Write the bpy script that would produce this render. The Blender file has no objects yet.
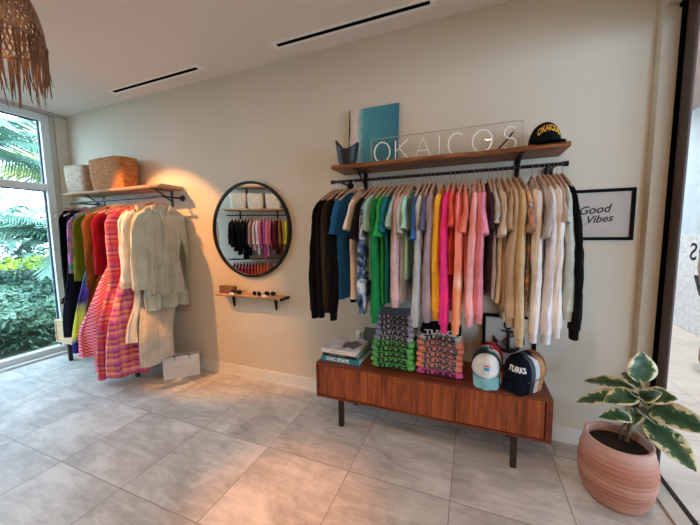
import bpy, bmesh, math, random
from mathutils import Vector, Matrix, noise, Euler

S = bpy.context.scene
C = S.collection
PI = math.pi

# ------------------------------------------------------------------ camera
W = 2.465            # face of the wall with the racks
cam_d = bpy.data.cameras.new('camera')
cam = bpy.data.objects.new('camera', cam_d)
C.objects.link(cam)
cam_d.sensor_width = 36
cam_d.lens = 306.124 / 700 * 36
cam_d.clip_start = 0.02
_a, _b, _c = math.radians(21.8105), math.radians(5.56165), math.radians(-.76082)
_f = Vector((-math.sin(_a)*math.cos(_b), math.cos(_a)*math.cos(_b), -math.sin(_b)))
_r = Vector((math.cos(_a), math.sin(_a), 0)); _u = _r.cross(_f)
_r2 = math.cos(_c)*_r + math.sin(_c)*_u
_u2 = -math.sin(_c)*_r + math.cos(_c)*_u
cam.matrix_world = Matrix(((_r2.x, _u2.x, -_f.x, 0), (_r2.y, _u2.y, -_f.y, 0), (_r2.z, _u2.z, -_f.z, 1.5), (0, 0, 0, 1)))
S.camera = cam

# ------------------------------------------------------------------ world, sun, exposure
S.view_settings.view_transform = 'Standard'
S.view_settings.look = 'None'
S.view_settings.exposure = -0.38
S.view_settings.gamma = 1
S.view_settings.use_curve_mapping = False
wd = bpy.data.worlds.new('world'); S.world = wd; wd.use_nodes = True
wn = wd.node_tree.nodes; wl = wd.node_tree.links
bg = wn['Background']
bg.inputs['Color'].default_value = (0.50, 0.74, 1.0, 1)
bg.inputs['Strength'].default_value = 15.5

def light(name, kind, loc, energy, color, **k):
    d = bpy.data.lights.new(name, kind); d.energy = energy; d.color = color
    o = bpy.data.objects.new(name, d); C.objects.link(o); o.location = loc
    for a, v in k.items():
        if a == 'aim':
            o.rotation_euler = (Vector(v) - Vector(loc)).to_track_quat('-Z', 'Y').to_euler()
        else:
            setattr(d, a, v)
    return o
light('sun', 'SUN', (0, 0, 8), 4.0, (1, .96, .88), aim=(-.25*3, -.4*3, 8-.9*3), angle=.02)
def portal(loc, aim, sx, sy):
    o = light('window_portal', 'AREA', loc, 1, (1, 1, 1), aim=aim, shape='RECTANGLE', size=sx, size_y=sy)
    o.data.cycles.is_portal = True
portal((-5.0, 1.2, 1.5), (0, 1.2, 1.5), 2.3, 3.0)
portal((1.18, 1.65, 1.4), (0, 1.65, 1.4), 1.4, 2.8)

# ------------------------------------------------------------------ materials
def lin(h):
    v = [int(h[i:i+2], 16)/255 for i in (0, 2, 4)]
    return tuple(c/12.92 if c <= .04045 else ((c+.055)/1.055)**2.4 for c in v) + (1,)
_M = {}
def base(name, rough=.6, metal=0, spec=.5):
    m = bpy.data.materials.new(name); m.use_nodes = True
    b = m.node_tree.nodes['Principled BSDF']
    b.inputs['Roughness'].default_value = rough
    b.inputs['Metallic'].default_value = metal
    b.inputs['Specular IOR Level'].default_value = spec
    return m, b, m.node_tree.nodes, m.node_tree.links
def coords(N, L, kind='Object', scale=(1, 1, 1), loc=(0, 0, 0), rot=(0, 0, 0)):
    t = N.new('ShaderNodeTexCoord'); mp = N.new('ShaderNodeMapping')
    mp.inputs['Scale'].default_value = scale; mp.inputs['Location'].default_value = loc
    mp.inputs['Rotation'].default_value = rot
    L.new(t.outputs[kind], mp.inputs['Vector']); return mp.outputs['Vector']
def ramp(N, L, fac, stops, interp='LINEAR'):
    r = N.new('ShaderNodeValToRGB'); r.color_ramp.interpolation = interp
    e = r.color_ramp.elements
    while len(e) < len(stops): e.new(.5)
    for i, (p, c) in enumerate(stops):
        e[i].position = p; e[i].color = lin(c) if isinstance(c, str) else c
    L.new(fac, r.inputs['Fac']); return r.outputs['Color']
def noise_tex(N, L, vec, scale, detail=3, dist=0, rough=.5):
    n = N.new('ShaderNodeTexNoise'); n.inputs['Scale'].default_value = scale
    n.inputs['Detail'].default_value = detail; n.inputs['Distortion'].default_value = dist
    n.inputs['Roughness'].default_value = rough
    L.new(vec, n.inputs['Vector']); return n.outputs['Fac']
def bump(N, L, b, h, strength=.2, dist=.005):
    q = N.new('ShaderNodeBump'); q.inputs['Strength'].default_value = strength
    q.inputs['Distance'].default_value = dist
    L.new(h, q.inputs['Height']); L.new(q.outputs['Normal'], b.inputs['Normal'])
def shade(h, k):
    return ''.join('%02x' % max(0, min(255, int(int(h[i:i+2], 16)*k))) for i in (0, 2, 4))

def plain(h, rough=.6, metal=0, var=.06, scale=6, bmp=0, bscale=200, spec=.5):
    key = ('p', h, rough, metal, var, scale, bmp, spec)
    if key in _M: return _M[key]
    m, b, N, L = base('plain_' + h, rough, metal, spec)
    v = coords(N, L)
    L.new(ramp(N, L, noise_tex(N, L, v, scale), [(.3, shade(h, 1-var)), (.7, shade(h, 1+var))]), b.inputs['Base Color'])
    if bmp: bump(N, L, b, noise_tex(N, L, v, bscale, 2), bmp, .002)
    _M[key] = m; return m
def cloth(h, var=.07):
    key = ('c', h)
    if key in _M: return _M[key]
    m, b, N, L = base('fabric_' + h, .95, 0, .06)
    v = coords(N, L)
    L.new(ramp(N, L, noise_tex(N, L, v, 9, 4), [(.3, shade(h, 1-var)), (.7, shade(h, 1+var))]), b.inputs['Base Color'])
    b.inputs['Sheen Weight'].default_value = .02
    bump(N, L, b, noise_tex(N, L, coords(N, L, scale=(34, 34, 5)), 1.0, 4, .6), .55, .02)
    _M[key] = m; return m
def mottled(name, cols, scale=8, dist=1.5, vs=(1, 1, 1), rough=.92, interp='LINEAR', detail=3):
    """cloth or print whose own colours run in blotches (tie-dye, marbling)"""
    if name in _M: return _M[name]
    m, b, N, L = base(name, rough, 0, .2)
    v = coords(N, L, scale=vs)
    n = len(cols)
    L.new(ramp(N, L, noise_tex(N, L, v, scale, detail, dist), [(.3+.4*i/max(1, n-1), c) for i, c in enumerate(cols)], interp), b.inputs['Base Color'])
    _M[name] = m; return m
def bands(name, stops, axis=2, z0=0, z1=1, wob=.03, rough=.92, wscale=12, interp='LINEAR'):
    """dyed colour bands along one local axis"""
    if name in _M: return _M[name]
    m, b, N, L = base(name, rough, 0, .2)
    v = coords(N, L)
    s = N.new('ShaderNodeSeparateXYZ'); L.new(v, s.inputs[0])
    nz = N.new('ShaderNodeMath'); nz.operation = 'MULTIPLY_ADD'
    L.new(noise_tex(N, L, v, wscale, 2), nz.inputs[0]); nz.inputs[1].default_value = wob*2
    L.new(s.outputs[axis], nz.inputs[2])
    mr = N.new('ShaderNodeMapRange'); mr.inputs['From Min'].default_value = z0+wob; mr.inputs['From Max'].default_value = z1+wob
    L.new(nz.outputs[0], mr.inputs['Value'])
    L.new(ramp(N, L, mr.outputs[0], stops, interp), b.inputs['Base Color'])
    _M[name] = m; return m
def plaid(name, cols, period=.11, check=None):
    if name in _M: return _M[name]
    m, b, N, L = base(name, .9, 0, .2)
    v = coords(N, L)
    s = N.new('ShaderNodeSeparateXYZ'); L.new(v, s.inputs[0])
    def saw(out, p):
        q = N.new('ShaderNodeMath'); q.operation = 'MULTIPLY'; q.inputs[1].default_value = 1/p
        L.new(out, q.inputs[0]); f = N.new('ShaderNodeMath'); f.operation = 'FRACT'
        L.new(q.outputs[0], f.inputs[0]); return f.outputs[0]
    if check:
        ck = N.new('ShaderNodeTexChecker'); ck.inputs['Scale'].default_value = 1/check
        mp = N.new('ShaderNodeMapping'); mp.inputs['Scale'].default_value = (1, 0, 1)
        L.new(v, mp.inputs[0]); L.new(mp.outputs[0], ck.inputs[0])
        ck.inputs['Color1'].default_value = lin(cols[0]); ck.inputs['Color2'].default_value = lin(cols[1])
        L.new(ck.outputs['Color'], b.inputs['Base Color'])
    else:
        n = len(cols)
        c1 = ramp(N, L, saw(s.outputs[2], period), [(i/n, c) for i, c in enumerate(cols)], 'CONSTANT')
        c2 = ramp(N, L, saw(s.outputs[0], period*1.3), [(i/n, c) for i, c in enumerate(reversed(cols))], 'CONSTANT')
        mx = N.new('ShaderNodeMix'); mx.data_type = 'RGBA'; mx.inputs[0].default_value = .35
        L.new(c1, mx.inputs[6]); L.new(c2, mx.inputs[7]); L.new(mx.outputs[2], b.inputs['Base Color'])
    _M[name] = m; return m
def wood(name, dark, mid, light_, axis='x', rough=.45, strips=0, scale=1.0):
    """grain running along axis; strips > 0 adds veneer strips of differing tone across x"""
    if name in _M: return _M[name]
    m, b, N, L = base(name, rough, 0, .4)
    sc = {'x': (1.2, 14, 14), 'z': (14, 14, 1.2), 'y': (14, 1.2, 14)}[axis]
    v = coords(N, L, scale=tuple(q*scale for q in sc))
    f = noise_tex(N, L, v, 2.2, 5, 1.2, .6)
    col = ramp(N, L, f, [(.25, dark), (.5, mid), (.75, light_)])
    if strips:
        v2 = coords(N, L, scale=(1, 0, 0))
        s = N.new('ShaderNodeSeparateXYZ'); L.new(v2, s.inputs[0])
        q = N.new('ShaderNodeMath'); q.operation = 'MULTIPLY'; q.inputs[1].default_value = 1/strips; L.new(s.outputs[0], q.inputs[0])
        fl = N.new('ShaderNodeMath'); fl.operation = 'FLOOR'; L.new(q.outputs[0], fl.inputs[0])
        wnz = N.new('ShaderNodeTexWhiteNoise'); wnz.noise_dimensions = '1D'; L.new(fl.outputs[0], wnz.inputs['W'])
        mr = N.new('ShaderNodeMapRange'); mr.inputs['To Min'].default_value = .78; mr.inputs['To Max'].default_value = 1.15
        L.new(wnz.outputs['Value'], mr.inputs['Value'])
        hs = N.new('ShaderNodeHueSaturation'); L.new(mr.outputs[0], hs.inputs['Value']); L.new(col, hs.inputs['Color'])
        col = hs.outputs[0]
    L.new(col, b.inputs['Base Color'])
    bump(N, L, b, f, .15, .002)
    _M[name] = m; return m
def glass_mat(name, tint=(1, 1, 1, 1), mixfac=.06):
    if name in _M: return _M[name]
    m = bpy.data.materials.new(name); m.use_nodes = True
    N = m.node_tree.nodes; L = m.node_tree.links; N.clear()
    o = N.new('ShaderNodeOutputMaterial'); t = N.new('ShaderNodeBsdfTransparent'); g = N.new('ShaderNodeBsdfGlossy')
    t.inputs[0].default_value = tint; g.inputs['Roughness'].default_value = .01
    mx = N.new('ShaderNodeMixShader'); lw = N.new('ShaderNodeLayerWeight'); lw.inputs[0].default_value = .3
    mm = N.new('ShaderNodeMath'); mm.operation = 'MULTIPLY_ADD'; mm.inputs[1].default_value = .25; mm.inputs[2].default_value = mixfac
    L.new(lw.outputs['Facing'], mm.inputs[0]); 
    mm.operation = 'MULTIPLY'; mm.inputs[1].default_value = mixfac*3
    L.new(mm.outputs[0], mx.inputs[0]); L.new(t.outputs[0], mx.inputs[1]); L.new(g.outputs[0], mx.inputs[2])
    L.new(mx.outputs[0], o.inputs[0]); _M[name] = m; return m

black_metal = plain('141416', .45, .6, .05)
walnut_panel = wood('walnut_panel', '56240f', '8c4424', 'b26434', 'z', .38, strips=.05)
walnut_case = wood('walnut_case', '421b0e', '682f1a', '824326', 'x', .38)
slab_wood = wood('slab_wood', '4a2714', '8a512c', 'b57a48', 'x', .5, scale=.8)
slab_wood_pale = wood('slab_wood_pale', '8a6548', 'b28a68', 'cfab88', 'x', .6)
hanger_wood = wood('hanger_wood', '9a7a62', 'b4917a', 'c8a890', 'x', .45)
oak = wood('pale_oak', 'b5946e', 'd0b08a', 'dfc4a0', 'x', .5)
dark_wood = wood('dark_leg_wood', '1d100b', '2c1a12', '3a241a', 'z', .5)

# ------------------------------------------------------------------ mesh helpers
def mesh_ob(name, verts, faces, mat=None, parent=None, smooth=True, mats=None, fmat=None, loc=None):
    me = bpy.data.meshes.new(name); me.from_pydata([tuple(v) for v in verts], [], faces)
    for mm in (mats or ([mat] if mat else [])): me.materials.append(mm)
    if fmat:
        for p, i in zip(me.polygons, fmat): p.material_index = i
    me.update()
    bm = bmesh.new(); bm.from_mesh(me); bmesh.ops.recalc_face_normals(bm, faces=bm.faces)
    for e in bm.edges:
        if smooth and len(e.link_faces) == 2:
            try: e.smooth = e.calc_face_angle() < math.radians(42)
            except Exception: pass
    bm.to_mesh(me); bm.free()
    if smooth:
        for p in me.polygons: p.use_smooth = True
    o = bpy.data.objects.new(name, me); C.objects.link(o)
    if parent: o.parent = parent
    if loc: o.location = loc
    return o
class MB:
    def __init__(s): s.v = []; s.f = []; s.m = []
    def add(s, v, f, mi=0):
        k = len(s.v); s.v += [Vector(q) for q in v]; s.f += [tuple(i+k for i in q) for q in f]; s.m += [mi]*len(f); return s
    def box(s, x0, x1, y0, y1, z0, z1, mi=0, bev=0):
        if bev and min(x1-x0, y1-y0, z1-z0) > 2.2*bev:
            bm = bmesh.new(); bmesh.ops.create_cube(bm, size=1)
            for v in bm.verts: v.co = Vector(((x0+x1)/2+v.co.x*(x1-x0), (y0+y1)/2+v.co.y*(y1-y0), (z0+z1)/2+v.co.z*(z1-z0)))
            bmesh.ops.bevel(bm, geom=bm.edges[:], offset=bev, segments=2, affect='EDGES', profile=.5)
            bm.verts.index_update()
            s.add([v.co.copy() for v in bm.verts], [[v.index for v in f.verts] for f in bm.faces], mi); bm.free(); return s
        v = [(x, y, z) for z in (z0, z1) for y in (y0, y1) for x in (x0, x1)]
        return s.add(v, [(0, 2, 3, 1), (4, 5, 7, 6), (0, 1, 5, 4), (2, 6, 7, 3), (0, 4, 6, 2), (1, 3, 7, 5)], mi)
    def rings(s, rs, mi=0, cap=True, closed=False):
        n = len(rs[0]); v = [p for r in rs for p in r]; f = []
        for i in range(len(rs)-1 if not closed else len(rs)):
            a = i*n; b = ((i+1) % len(rs))*n
            for j in range(n):
                k = (j+1) % n; f.append((a+j, a+k, b+k, b+j))
        if cap and not closed:
            f.append(tuple(range(n-1, -1, -1))); f.append(tuple((len(rs)-1)*n+j for j in range(n)))
        return s.add(v, f, mi)
    def tube(s, pts, r, n=8, mi=0, cap=True, closed=False):
        pts = [Vector(p) for p in pts]; rs = []; up = Vector((0, 0, 1)); prev = None
        for i, p in enumerate(pts):
            if closed: t = pts[(i+1) % len(pts)] - pts[i-1]
            else: t = pts[min(i+1, len(pts)-1)] - pts[max(i-1, 0)]
            t.normalize()
            if prev is None:
                a = t.cross(up)
                if a.length < .2: a = t.cross(Vector((1, 0, 0)))
            else: a = prev - t*prev.dot(t)
            a.normalize(); b = t.cross(a); prev = a
            rr = r[i] if isinstance(r, (list, tuple)) else r
            rs.append([p + a*rr*math.cos(2*PI*k/n) + b*rr*math.sin(2*PI*k/n) for k in range(n)])
        return s.rings(rs, mi, cap, closed)
    def lathe(s, prof, n=24, mi=0, c=(0, 0, 0)):
        rs = [[Vector((c[0]+r*math.cos(2*PI*k/n), c[1]+r*math.sin(2*PI*k/n), c[2]+z)) for k in range(n)] for r, z in prof]
        return s.rings(rs, mi, True)
    def xf(s, M, k=0):
        for i in range(k, len(s.v)): s.v[i] = M @ s.v[i]
        return s
    def ob(s, name, mat=None, parent=None, smooth=True, mats=None, loc=None):
        return mesh_ob(name, s.v, s.f, mat, parent, smooth, mats, s.m if mats else None, loc)
def tag(o, label, cat=None, group=None, kind=None):
    if label: o['label'] = label
    if cat: o['category'] = cat
    if group: o['group'] = group
    if kind: o['kind'] = kind
    return o
def empty(name, loc=(0, 0, 0), rz=0, label=None, cat=None, group=None):
    o = bpy.data.objects.new(name, None); C.objects.link(o); o.empty_display_size = .05
    o.location = loc; o.rotation_euler = (0, 0, rz); return tag(o, label, cat, group)
def struct(name, mb, mat, smooth=False, parent=None, loc=None):
    o = mb.ob(name, mat, parent, smooth, loc=loc)
    if not parent: o['kind'] = 'structure'
    return o
def children(o): return [c for c in bpy.data.objects if c.parent == o]
def copy_tree(o, parent=None):
    c = o.copy(); C.objects.link(c)
    if parent: c.parent = parent
    for ch in children(o): copy_tree(ch, c)
    return c
def text_verts(s, size, depth=.002, bold=0, shear=0, align='CENTER', spacing=1.0):
    cu = bpy.data.curves.new('lettering', 'FONT'); cu.body = s; cu.size = size; cu.extrude = depth/2
    cu.offset = bold; cu.shear = shear; cu.align_x = align; cu.align_y = 'CENTER'; cu.space_character = spacing
    cu.resolution_u = 3
    o = bpy.data.objects.new('lettering', cu); C.objects.link(o)
    me = bpy.data.meshes.new_from_object(o)
    v = [x.co.copy() for x in me.vertices]; f = [tuple(p.vertices) for p in me.polygons]
    bpy.data.objects.remove(o); bpy.data.curves.remove(cu); bpy.data.meshes.remove(me)
    return v, f
def text(name, s, size, mat, M, parent=None, fn=None, sx=1, **k):
    """lettering in the plane of M (x right, y up, z out)"""
    v, f = text_verts(s, size, **k)
    v = [Vector((a.x*sx, a.y, a.z)) for a in v]
    if fn: v = [Vector(fn(a)) for a in v]
    return mesh_ob(name, [M @ a for a in v], f, mat, parent, False)
def frame_mat(o, xa, ya):
    xa = Vector(xa).normalized(); ya = Vector(ya); ya = (ya - xa*ya.dot(xa)).normalized(); za = xa.cross(ya)
    return Matrix(((xa.x, ya.x, za.x, o[0]), (xa.y, ya.y, za.y, o[1]), (xa.z, ya.z, za.z, o[2]), (0, 0, 0, 1)))
def lerp_tab(tab, x):
    """tab rows sorted by first value"""
    if x <= tab[0][0]: return tab[0][1:]
    for a, b in zip(tab, tab[1:]):
        if x <= b[0]:
            t = (x-a[0])/(b[0]-a[0]); t = t*t*(3-2*t)*.5 + t*.5
            return tuple(p+(q-p)*t for p, q in zip(a[1:], b[1:]))
    return tab[-1][1:]

# ================================================================== SETTING
CZ = 3.035
def tile_mat(name, w, h, c1, c2, c3, mort='8d857b', rough=.36, nscale=1.6):
    m, b, N, L = base(name, rough, 0, .35)
    v = coords(N, L)
    br = N.new('ShaderNodeTexBrick'); br.offset = 0; br.squash = 1
    br.inputs['Scale'].default_value = 1; br.inputs['Brick Width'].default_value = w; br.inputs['Row Height'].default_value = h
    br.inputs['Mortar Size'].default_value = .0028; br.inputs['Mortar Smooth'].default_value = .1
    br.inputs['Color1'].default_value = (0, 0, 0, 1); br.inputs['Color2'].default_value = (1, 1, 1, 1)
    br.inputs['Mortar'].default_value = (.5, .5, .5, 1)
    L.new(v, br.inputs['Vector'])
    sh = N.new('ShaderNodeVectorMath'); sh.operation = 'MULTIPLY_ADD'; sh.inputs[1].default_value = (3, 3, 3)
    L.new(br.outputs['Color'], sh.inputs[0]); L.new(v, sh.inputs[2])
    f = noise_tex(N, L, sh.outputs[0], nscale, 8, 1.4, .62)
    st = N.new('ShaderNodeMapping'); st.inputs['Scale'].default_value = (1.6, 6, 1); st.inputs['Rotation'].default_value = (0, 0, .35); L.new(sh.outputs[0], st.inputs[0])
    fine = noise_tex(N, L, st.outputs[0], 2.6, 9, .7, .68)
    mx = N.new('ShaderNodeMix'); mx.inputs[0].default_value = .45; L.new(f, mx.inputs[2]); L.new(fine, mx.inputs[3])
    col = ramp(N, L, mx.outputs[0], [(.38, c1), (.5, c2), (.60, c3)])
    m2 = N.new('ShaderNodeMix'); m2.data_type = 'RGBA'; L.new(br.outputs['Fac'], m2.inputs[0]); L.new(col, m2.inputs[6])
    m2.inputs[7].default_value = lin(mort); L.new(m2.outputs[2], b.inputs['Base Color'])
    rr = N.new('ShaderNodeMapRange'); rr.inputs['To Min'].default_value = rough-.12; rr.inputs['To Max'].default_value = rough+.15
    L.new(fine, rr.inputs['Value']); L.new(rr.outputs[0], b.inputs['Roughness'])
    bump(N, L, b, fine, .06, .002)
    return m
stone = tile_mat('stone_floor_tile', .61, .61, 'a29d98', 'bfbbb6', 'd6d2cd')
stone_border = tile_mat('stone_border_tile', .31, .61, 'a29d98', 'bfbbb6', 'd6d2cd')
stone_out = tile_mat('outdoor_stone_tile', .8, .8, 'c4b2a4', 'd4c6b8', 'dccfc2')
paint = plain('cfc5b2', .85, 0, .015, 1.5, .04, 90)
paint_ceiling = plain('e9ded6', .9, 0, .01, 1)
white_trim = plain('dedad2', .5, 0, .02, 3)
frame_white = plain('d6dcdc', .35, 0, .02, 3)
trim_grey = plain('b9b4a8', .6, 0, .02, 3)

fy = 2.272
struct('floor', MB().box(-4.95+.083, 1.0+.083, -3.7-fy, 0, -.15, 0), stone, loc=(-.083, fy, 0))
struct('floor_border', MB().box(-4.95+1.93, .98+1.93, 0, 2.6-fy, -.15, 0), stone_border, loc=(-1.93, fy, 0))
struct('ceiling', MB().box(-5.1, 1.3, -3.8, 2.75, CZ, CZ+.2), paint_ceiling)
struct('wall_back', MB().box(-5.1, .98, W, W+.2, -.15, CZ), paint)
# left wall: glazed front with painted pier
struct('wall_left', MB().box(-5.05, -4.90, 2.337, W, -.15, CZ), paint)
struct('trim_1', MB().box(-5.02, -4.905, 2.275, 2.333, 0, 2.985, bev=.003), trim_grey)
struct('trim_2', MB().box(-5.05, -4.895, -.2, 2.465, 2.99, CZ), trim_grey)
wr = MB()
for y0, y1 in ((2.195, 2.272), (.97, 1.04), (-.2, -.1)): wr.box(-5.0, -4.89, y0, y1, .0, 2.98, bev=.004)
for z0, z1 in ((2.905, 2.985), (2.065, 2.15), (.012, .10)): wr.box(-4.99, -4.895, -.15, 2.2, z0, z1, bev=.004)
win = struct('window_1', wr, frame_white)
gk = MB()
for y0, y1 in ((2.183, 2.195), (1.04, 1.05), (.96, .97)): gk.box(-4.965, -4.935, y0, y1, .1, 2.905)
gk.box(-4.965, -4.935, -.1, 2.19, 2.893, 2.905).box(-4.965, -4.935, -.1, 2.19, 2.055, 2.065)
gk.ob('gasket', plain('20262a', .6), win, False)
MB().box(-4.955, -4.945, -.15, 2.195, .08, 2.92).ob('window_pane', glass_mat('window_glass', (.96, .99, .98, 1), .05), win, False)
struct('trim_3', MB().box(-4.89, -4.83, -.2, 2.465, 0, .03, bev=.004), frame_white)
# window lettering, read mirrored from inside
grey_letter = plain('7e878a', .6)
v, f = text_verts('OKAICOS', .105, .001, 0, 0, 'LEFT', 1.35)
Mx = Matrix(((0, 0, 1, -4.938), (-1, 0, 0, 2.02), (0, 1, 0, 1.355), (0, 0, 0, 1)))
mesh_ob('lettering', [Mx @ p for p in v], f, grey_letter, win, False)

# oblique wall opposite the rack wall (seen in the mirror)
A0 = Vector((-4.92, .10)); U0 = Vector((.867, -.498)); N0 = Vector((.498, .867))
def obl(s, d, z): p = A0 + U0*s + N0*d; return Vector((p.x, p.y, z))
mb = MB()
mb.add([obl(-.15, 0, -.15), obl(7.0, 0, -.15), obl(7.0, -.2, -.15), obl(-.15, -.2, -.15), obl(-.15, 0, CZ), obl(7.0, 0, CZ), obl(7.0, -.2, CZ), obl(-.15, -.2, CZ)],
       [(0, 1, 5, 4), (1, 2, 6, 5), (2, 3, 7, 6), (3, 0, 4, 7), (4, 5, 6, 7), (0, 3, 2, 1)])
struct('wall_front', mb, paint)
# right side: pier, header, glazed door, unseen solid stretch added to cut daylight
struct('wall_right', MB().box(.98, 1.12, 2.40, 2.6, -.15, 2.75).box(.98, 1.12, -3.5, 2.6, 2.75, CZ).box(.98, 1.12, -3.5, .90, -.15, 2.75), paint)
struct('trim_4', MB().box(.985, 1.065, .90, 2.40, 0, .018, bev=.003), trim_grey)
brown = plain('3b2019', .5, 0, .08)
dr = MB().box(1.055, 1.067, 2.250, 2.342, .02, 2.73, bev=.003).box(1.05, 1.062, .90, 2.27, 2.655, 2.73, bev=.003).box(1.05, 1.062, .90, 1.0, .02, 2.66, bev=.003)
door = struct('door_1', dr, brown)
MB().box(1.05, 1.11, 2.342, 2.385, .0, 2.75).box(1.06, 1.11, 2.385, 2.40, 0, 2.75).box(1.045, 1.105, .90, 2.40, 2.73, 2.75).box(1.066, 1.09, .90, 2.40, 0, .022).ob('gasket', plain('020202', .9, spec=.02), door, False)
MB().box(1.054, 1.059, 1.0, 2.27, .02, 2.66).ob('glass_panel', glass_mat('door_glass', (.97, .98, .98, 1), .05), door, False)
v, f = text_verts('OKAICOS', .125, .001, .001, 0, 'RIGHT', 1.3)
Mx = Matrix(((0, 0, -1, 1.052), (1, 0, 0, 2.132), (0, 1, 0, 1.375), (0, 0, 0, 1)))
mesh_ob('lettering', [Mx @ p for p in v], f, plain('3a3f44', .6), door, False)
# baseboards
struct('baseboard_back', MB().box(-4.9, .98, W-.014, W, 0, .118, bev=.003).box(-4.9, .98, W-.02, W, 0, .02), white_trim)
mb = MB()
mb.add([obl(0, .015, 0), obl(7, .015, 0), obl(7, 0, 0), obl(0, 0, 0), obl(0, .015, .12), obl(7, .015, .12), obl(7, 0, .12), obl(0, 0, .12)],
       [(0, 1, 5, 4), (1, 2, 6, 5), (2, 3, 7, 6), (3, 0, 4, 7), (4, 5, 6, 7), (0, 3, 2, 1)])
struct('baseboard_front', mb, white_trim)

# ---- outdoors, right (covered walkway)
struct('walkway', MB().box(0, 9, -8, 9.6, -.15, -.005), stone_out, loc=(1.05, 1.2, 0))
struct('walkway_ceiling', MB().box(1.12, 12.0, -12, 20, 3.25, 3.4), plain('a58a80', .8, 0, .03))  # extended beyond the visible soffit to shade the walkway
struct('added_shade_wall', MB().box(.9, 1.12, 2.68, 14, -.1, 3.25), plain('c9c4bb', .8, 0, .02))  # unseen wall added to keep sky light off the walkway
lime = mottled('rough_limestone', ['c6c8ca', 'dcdddf', 'edeeef'], 22, .8, rough=.9)
struct('outer_wall', MB().box(2.98, 3.2, 3.2, 12, 0, 1.42), lime)
struct('outer_wall_upper', MB().box(3.0, 3.2, 3.2, 12, 1.42, 3.25), plain('c6d4dc', .8, 0, .02))

# ---- ceiling vents
def vent(x0, x1, label):
    t = empty('ceiling_vent', ((x0+x1)/2, 2.262, CZ), 0, label, 'vent', 'linear ceiling vents')
    w = (x1-x0)/2
    fr = MB()
    fr.box(-w-.04, w+.04, -.05, -.019, -.004, 0).box(-w-.04, w+.04, .019, .05, -.004, 0).box(-w-.04, -w, -.019, .019, -.004, 0).box(w, w+.04, -.019, .019, -.004, 0)
    fr.ob('frame', plain('f4f0ea', .5, 0, .01), t, False)
    MB().box(-w, w, -.019, .019, -.003, .0).ob('slot', plain('020202', .9, spec=.02), t, False)
vent(-3.604, -2.401, 'shorter-looking black slot vent in the ceiling near the window')
vent(-1.521, -.302, 'black slot vent in the ceiling nearer the clothing shelf, at the top edge')

# ---- ceiling spotlights (fixtures stand outside the photo's view)
def spot(loc, aim, energy, color, ang, blend, label, rad=.03):
    t = empty('ceiling_spotlight', (loc[0], loc[1], CZ), 0, label, 'spotlight', 'ceiling spotlights')
    h = CZ-loc[2]
    MB().lathe([(.05, 0), (.05, -.015), (.012, -.018), (.012, -h*.5)], 16).ob('mount', frame_white, t)
    d = (Vector(aim)-Vector(loc)).normalized()
    c = Vector((0, 0, -h)) - d*.03
    MB().tube([c-d*.09, c-d*.085, c-d*.001, c], [.02, .042, .045, .045], 16).ob('lamp_head', frame_white, t)
    l = light('spot_lamp', 'SPOT', tuple(Vector(loc)+d*.01), energy, color, aim=aim, spot_size=math.radians(ang), spot_blend=blend, shadow_soft_size=rad)
    return t
spot((-3.62, 1.02, 2.86), (-2.98, 2.46, 1.22), 430, (1.0, .42, .14), 50, .35, 'white ceiling spotlight aimed at the rack beside the window')
spot((-.9, .9, 2.9), (-.93, 1.26, 0), 330, (1.0, .34, .09), 27, 1.0, 'white ceiling spotlight aimed at the middle of the floor')
def downlight(x, y, e, label):  # unseen lamps added as warm fill for the room
    t = empty('fill_downlight', (x, y, CZ), 0, label, 'downlight', 'added ceiling fill downlights')
    MB().lathe([(.075, 0), (.075, -.006), (.055, -.008), (.05, -.002)], 24).ob('ring', frame_white, t)
    l = light('fill_lamp', 'AREA', (x, y, CZ-.012), e, (1.0, .64, .37), aim=(x, y, 0), shape='DISK', size=.1)
for x, y, e in ((-3.75, .25, 9), (-1.2, -.9, 11), (.2, -1.2, 20), (-.2, .3, 25), (-1.9, .3, 4), (.3, -2.6, 8)):
    downlight(x, y, e, 'round white downlight added in the ceiling as warm fill over the shop floor')

for wy in (4.2, 7.2, 10.2):  # lamps added to brighten the walkway wall
    t = empty('walkway_fill_downlight', (2.1, wy, 3.25), 0, 'round fill light added in the walkway ceiling outside the glass door', 'downlight', 'added walkway fill downlights')
    MB().lathe([(.085, 0), (.085, -.006), (.06, -.008), (.055, -.002)], 24).ob('ring', frame_white, t)
    light('walkway_fill_lamp', 'AREA', (2.1, wy, 3.238), 75, (.86, .93, 1.0), aim=(2.1, wy, 0), shape='DISK', size=.11)

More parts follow.
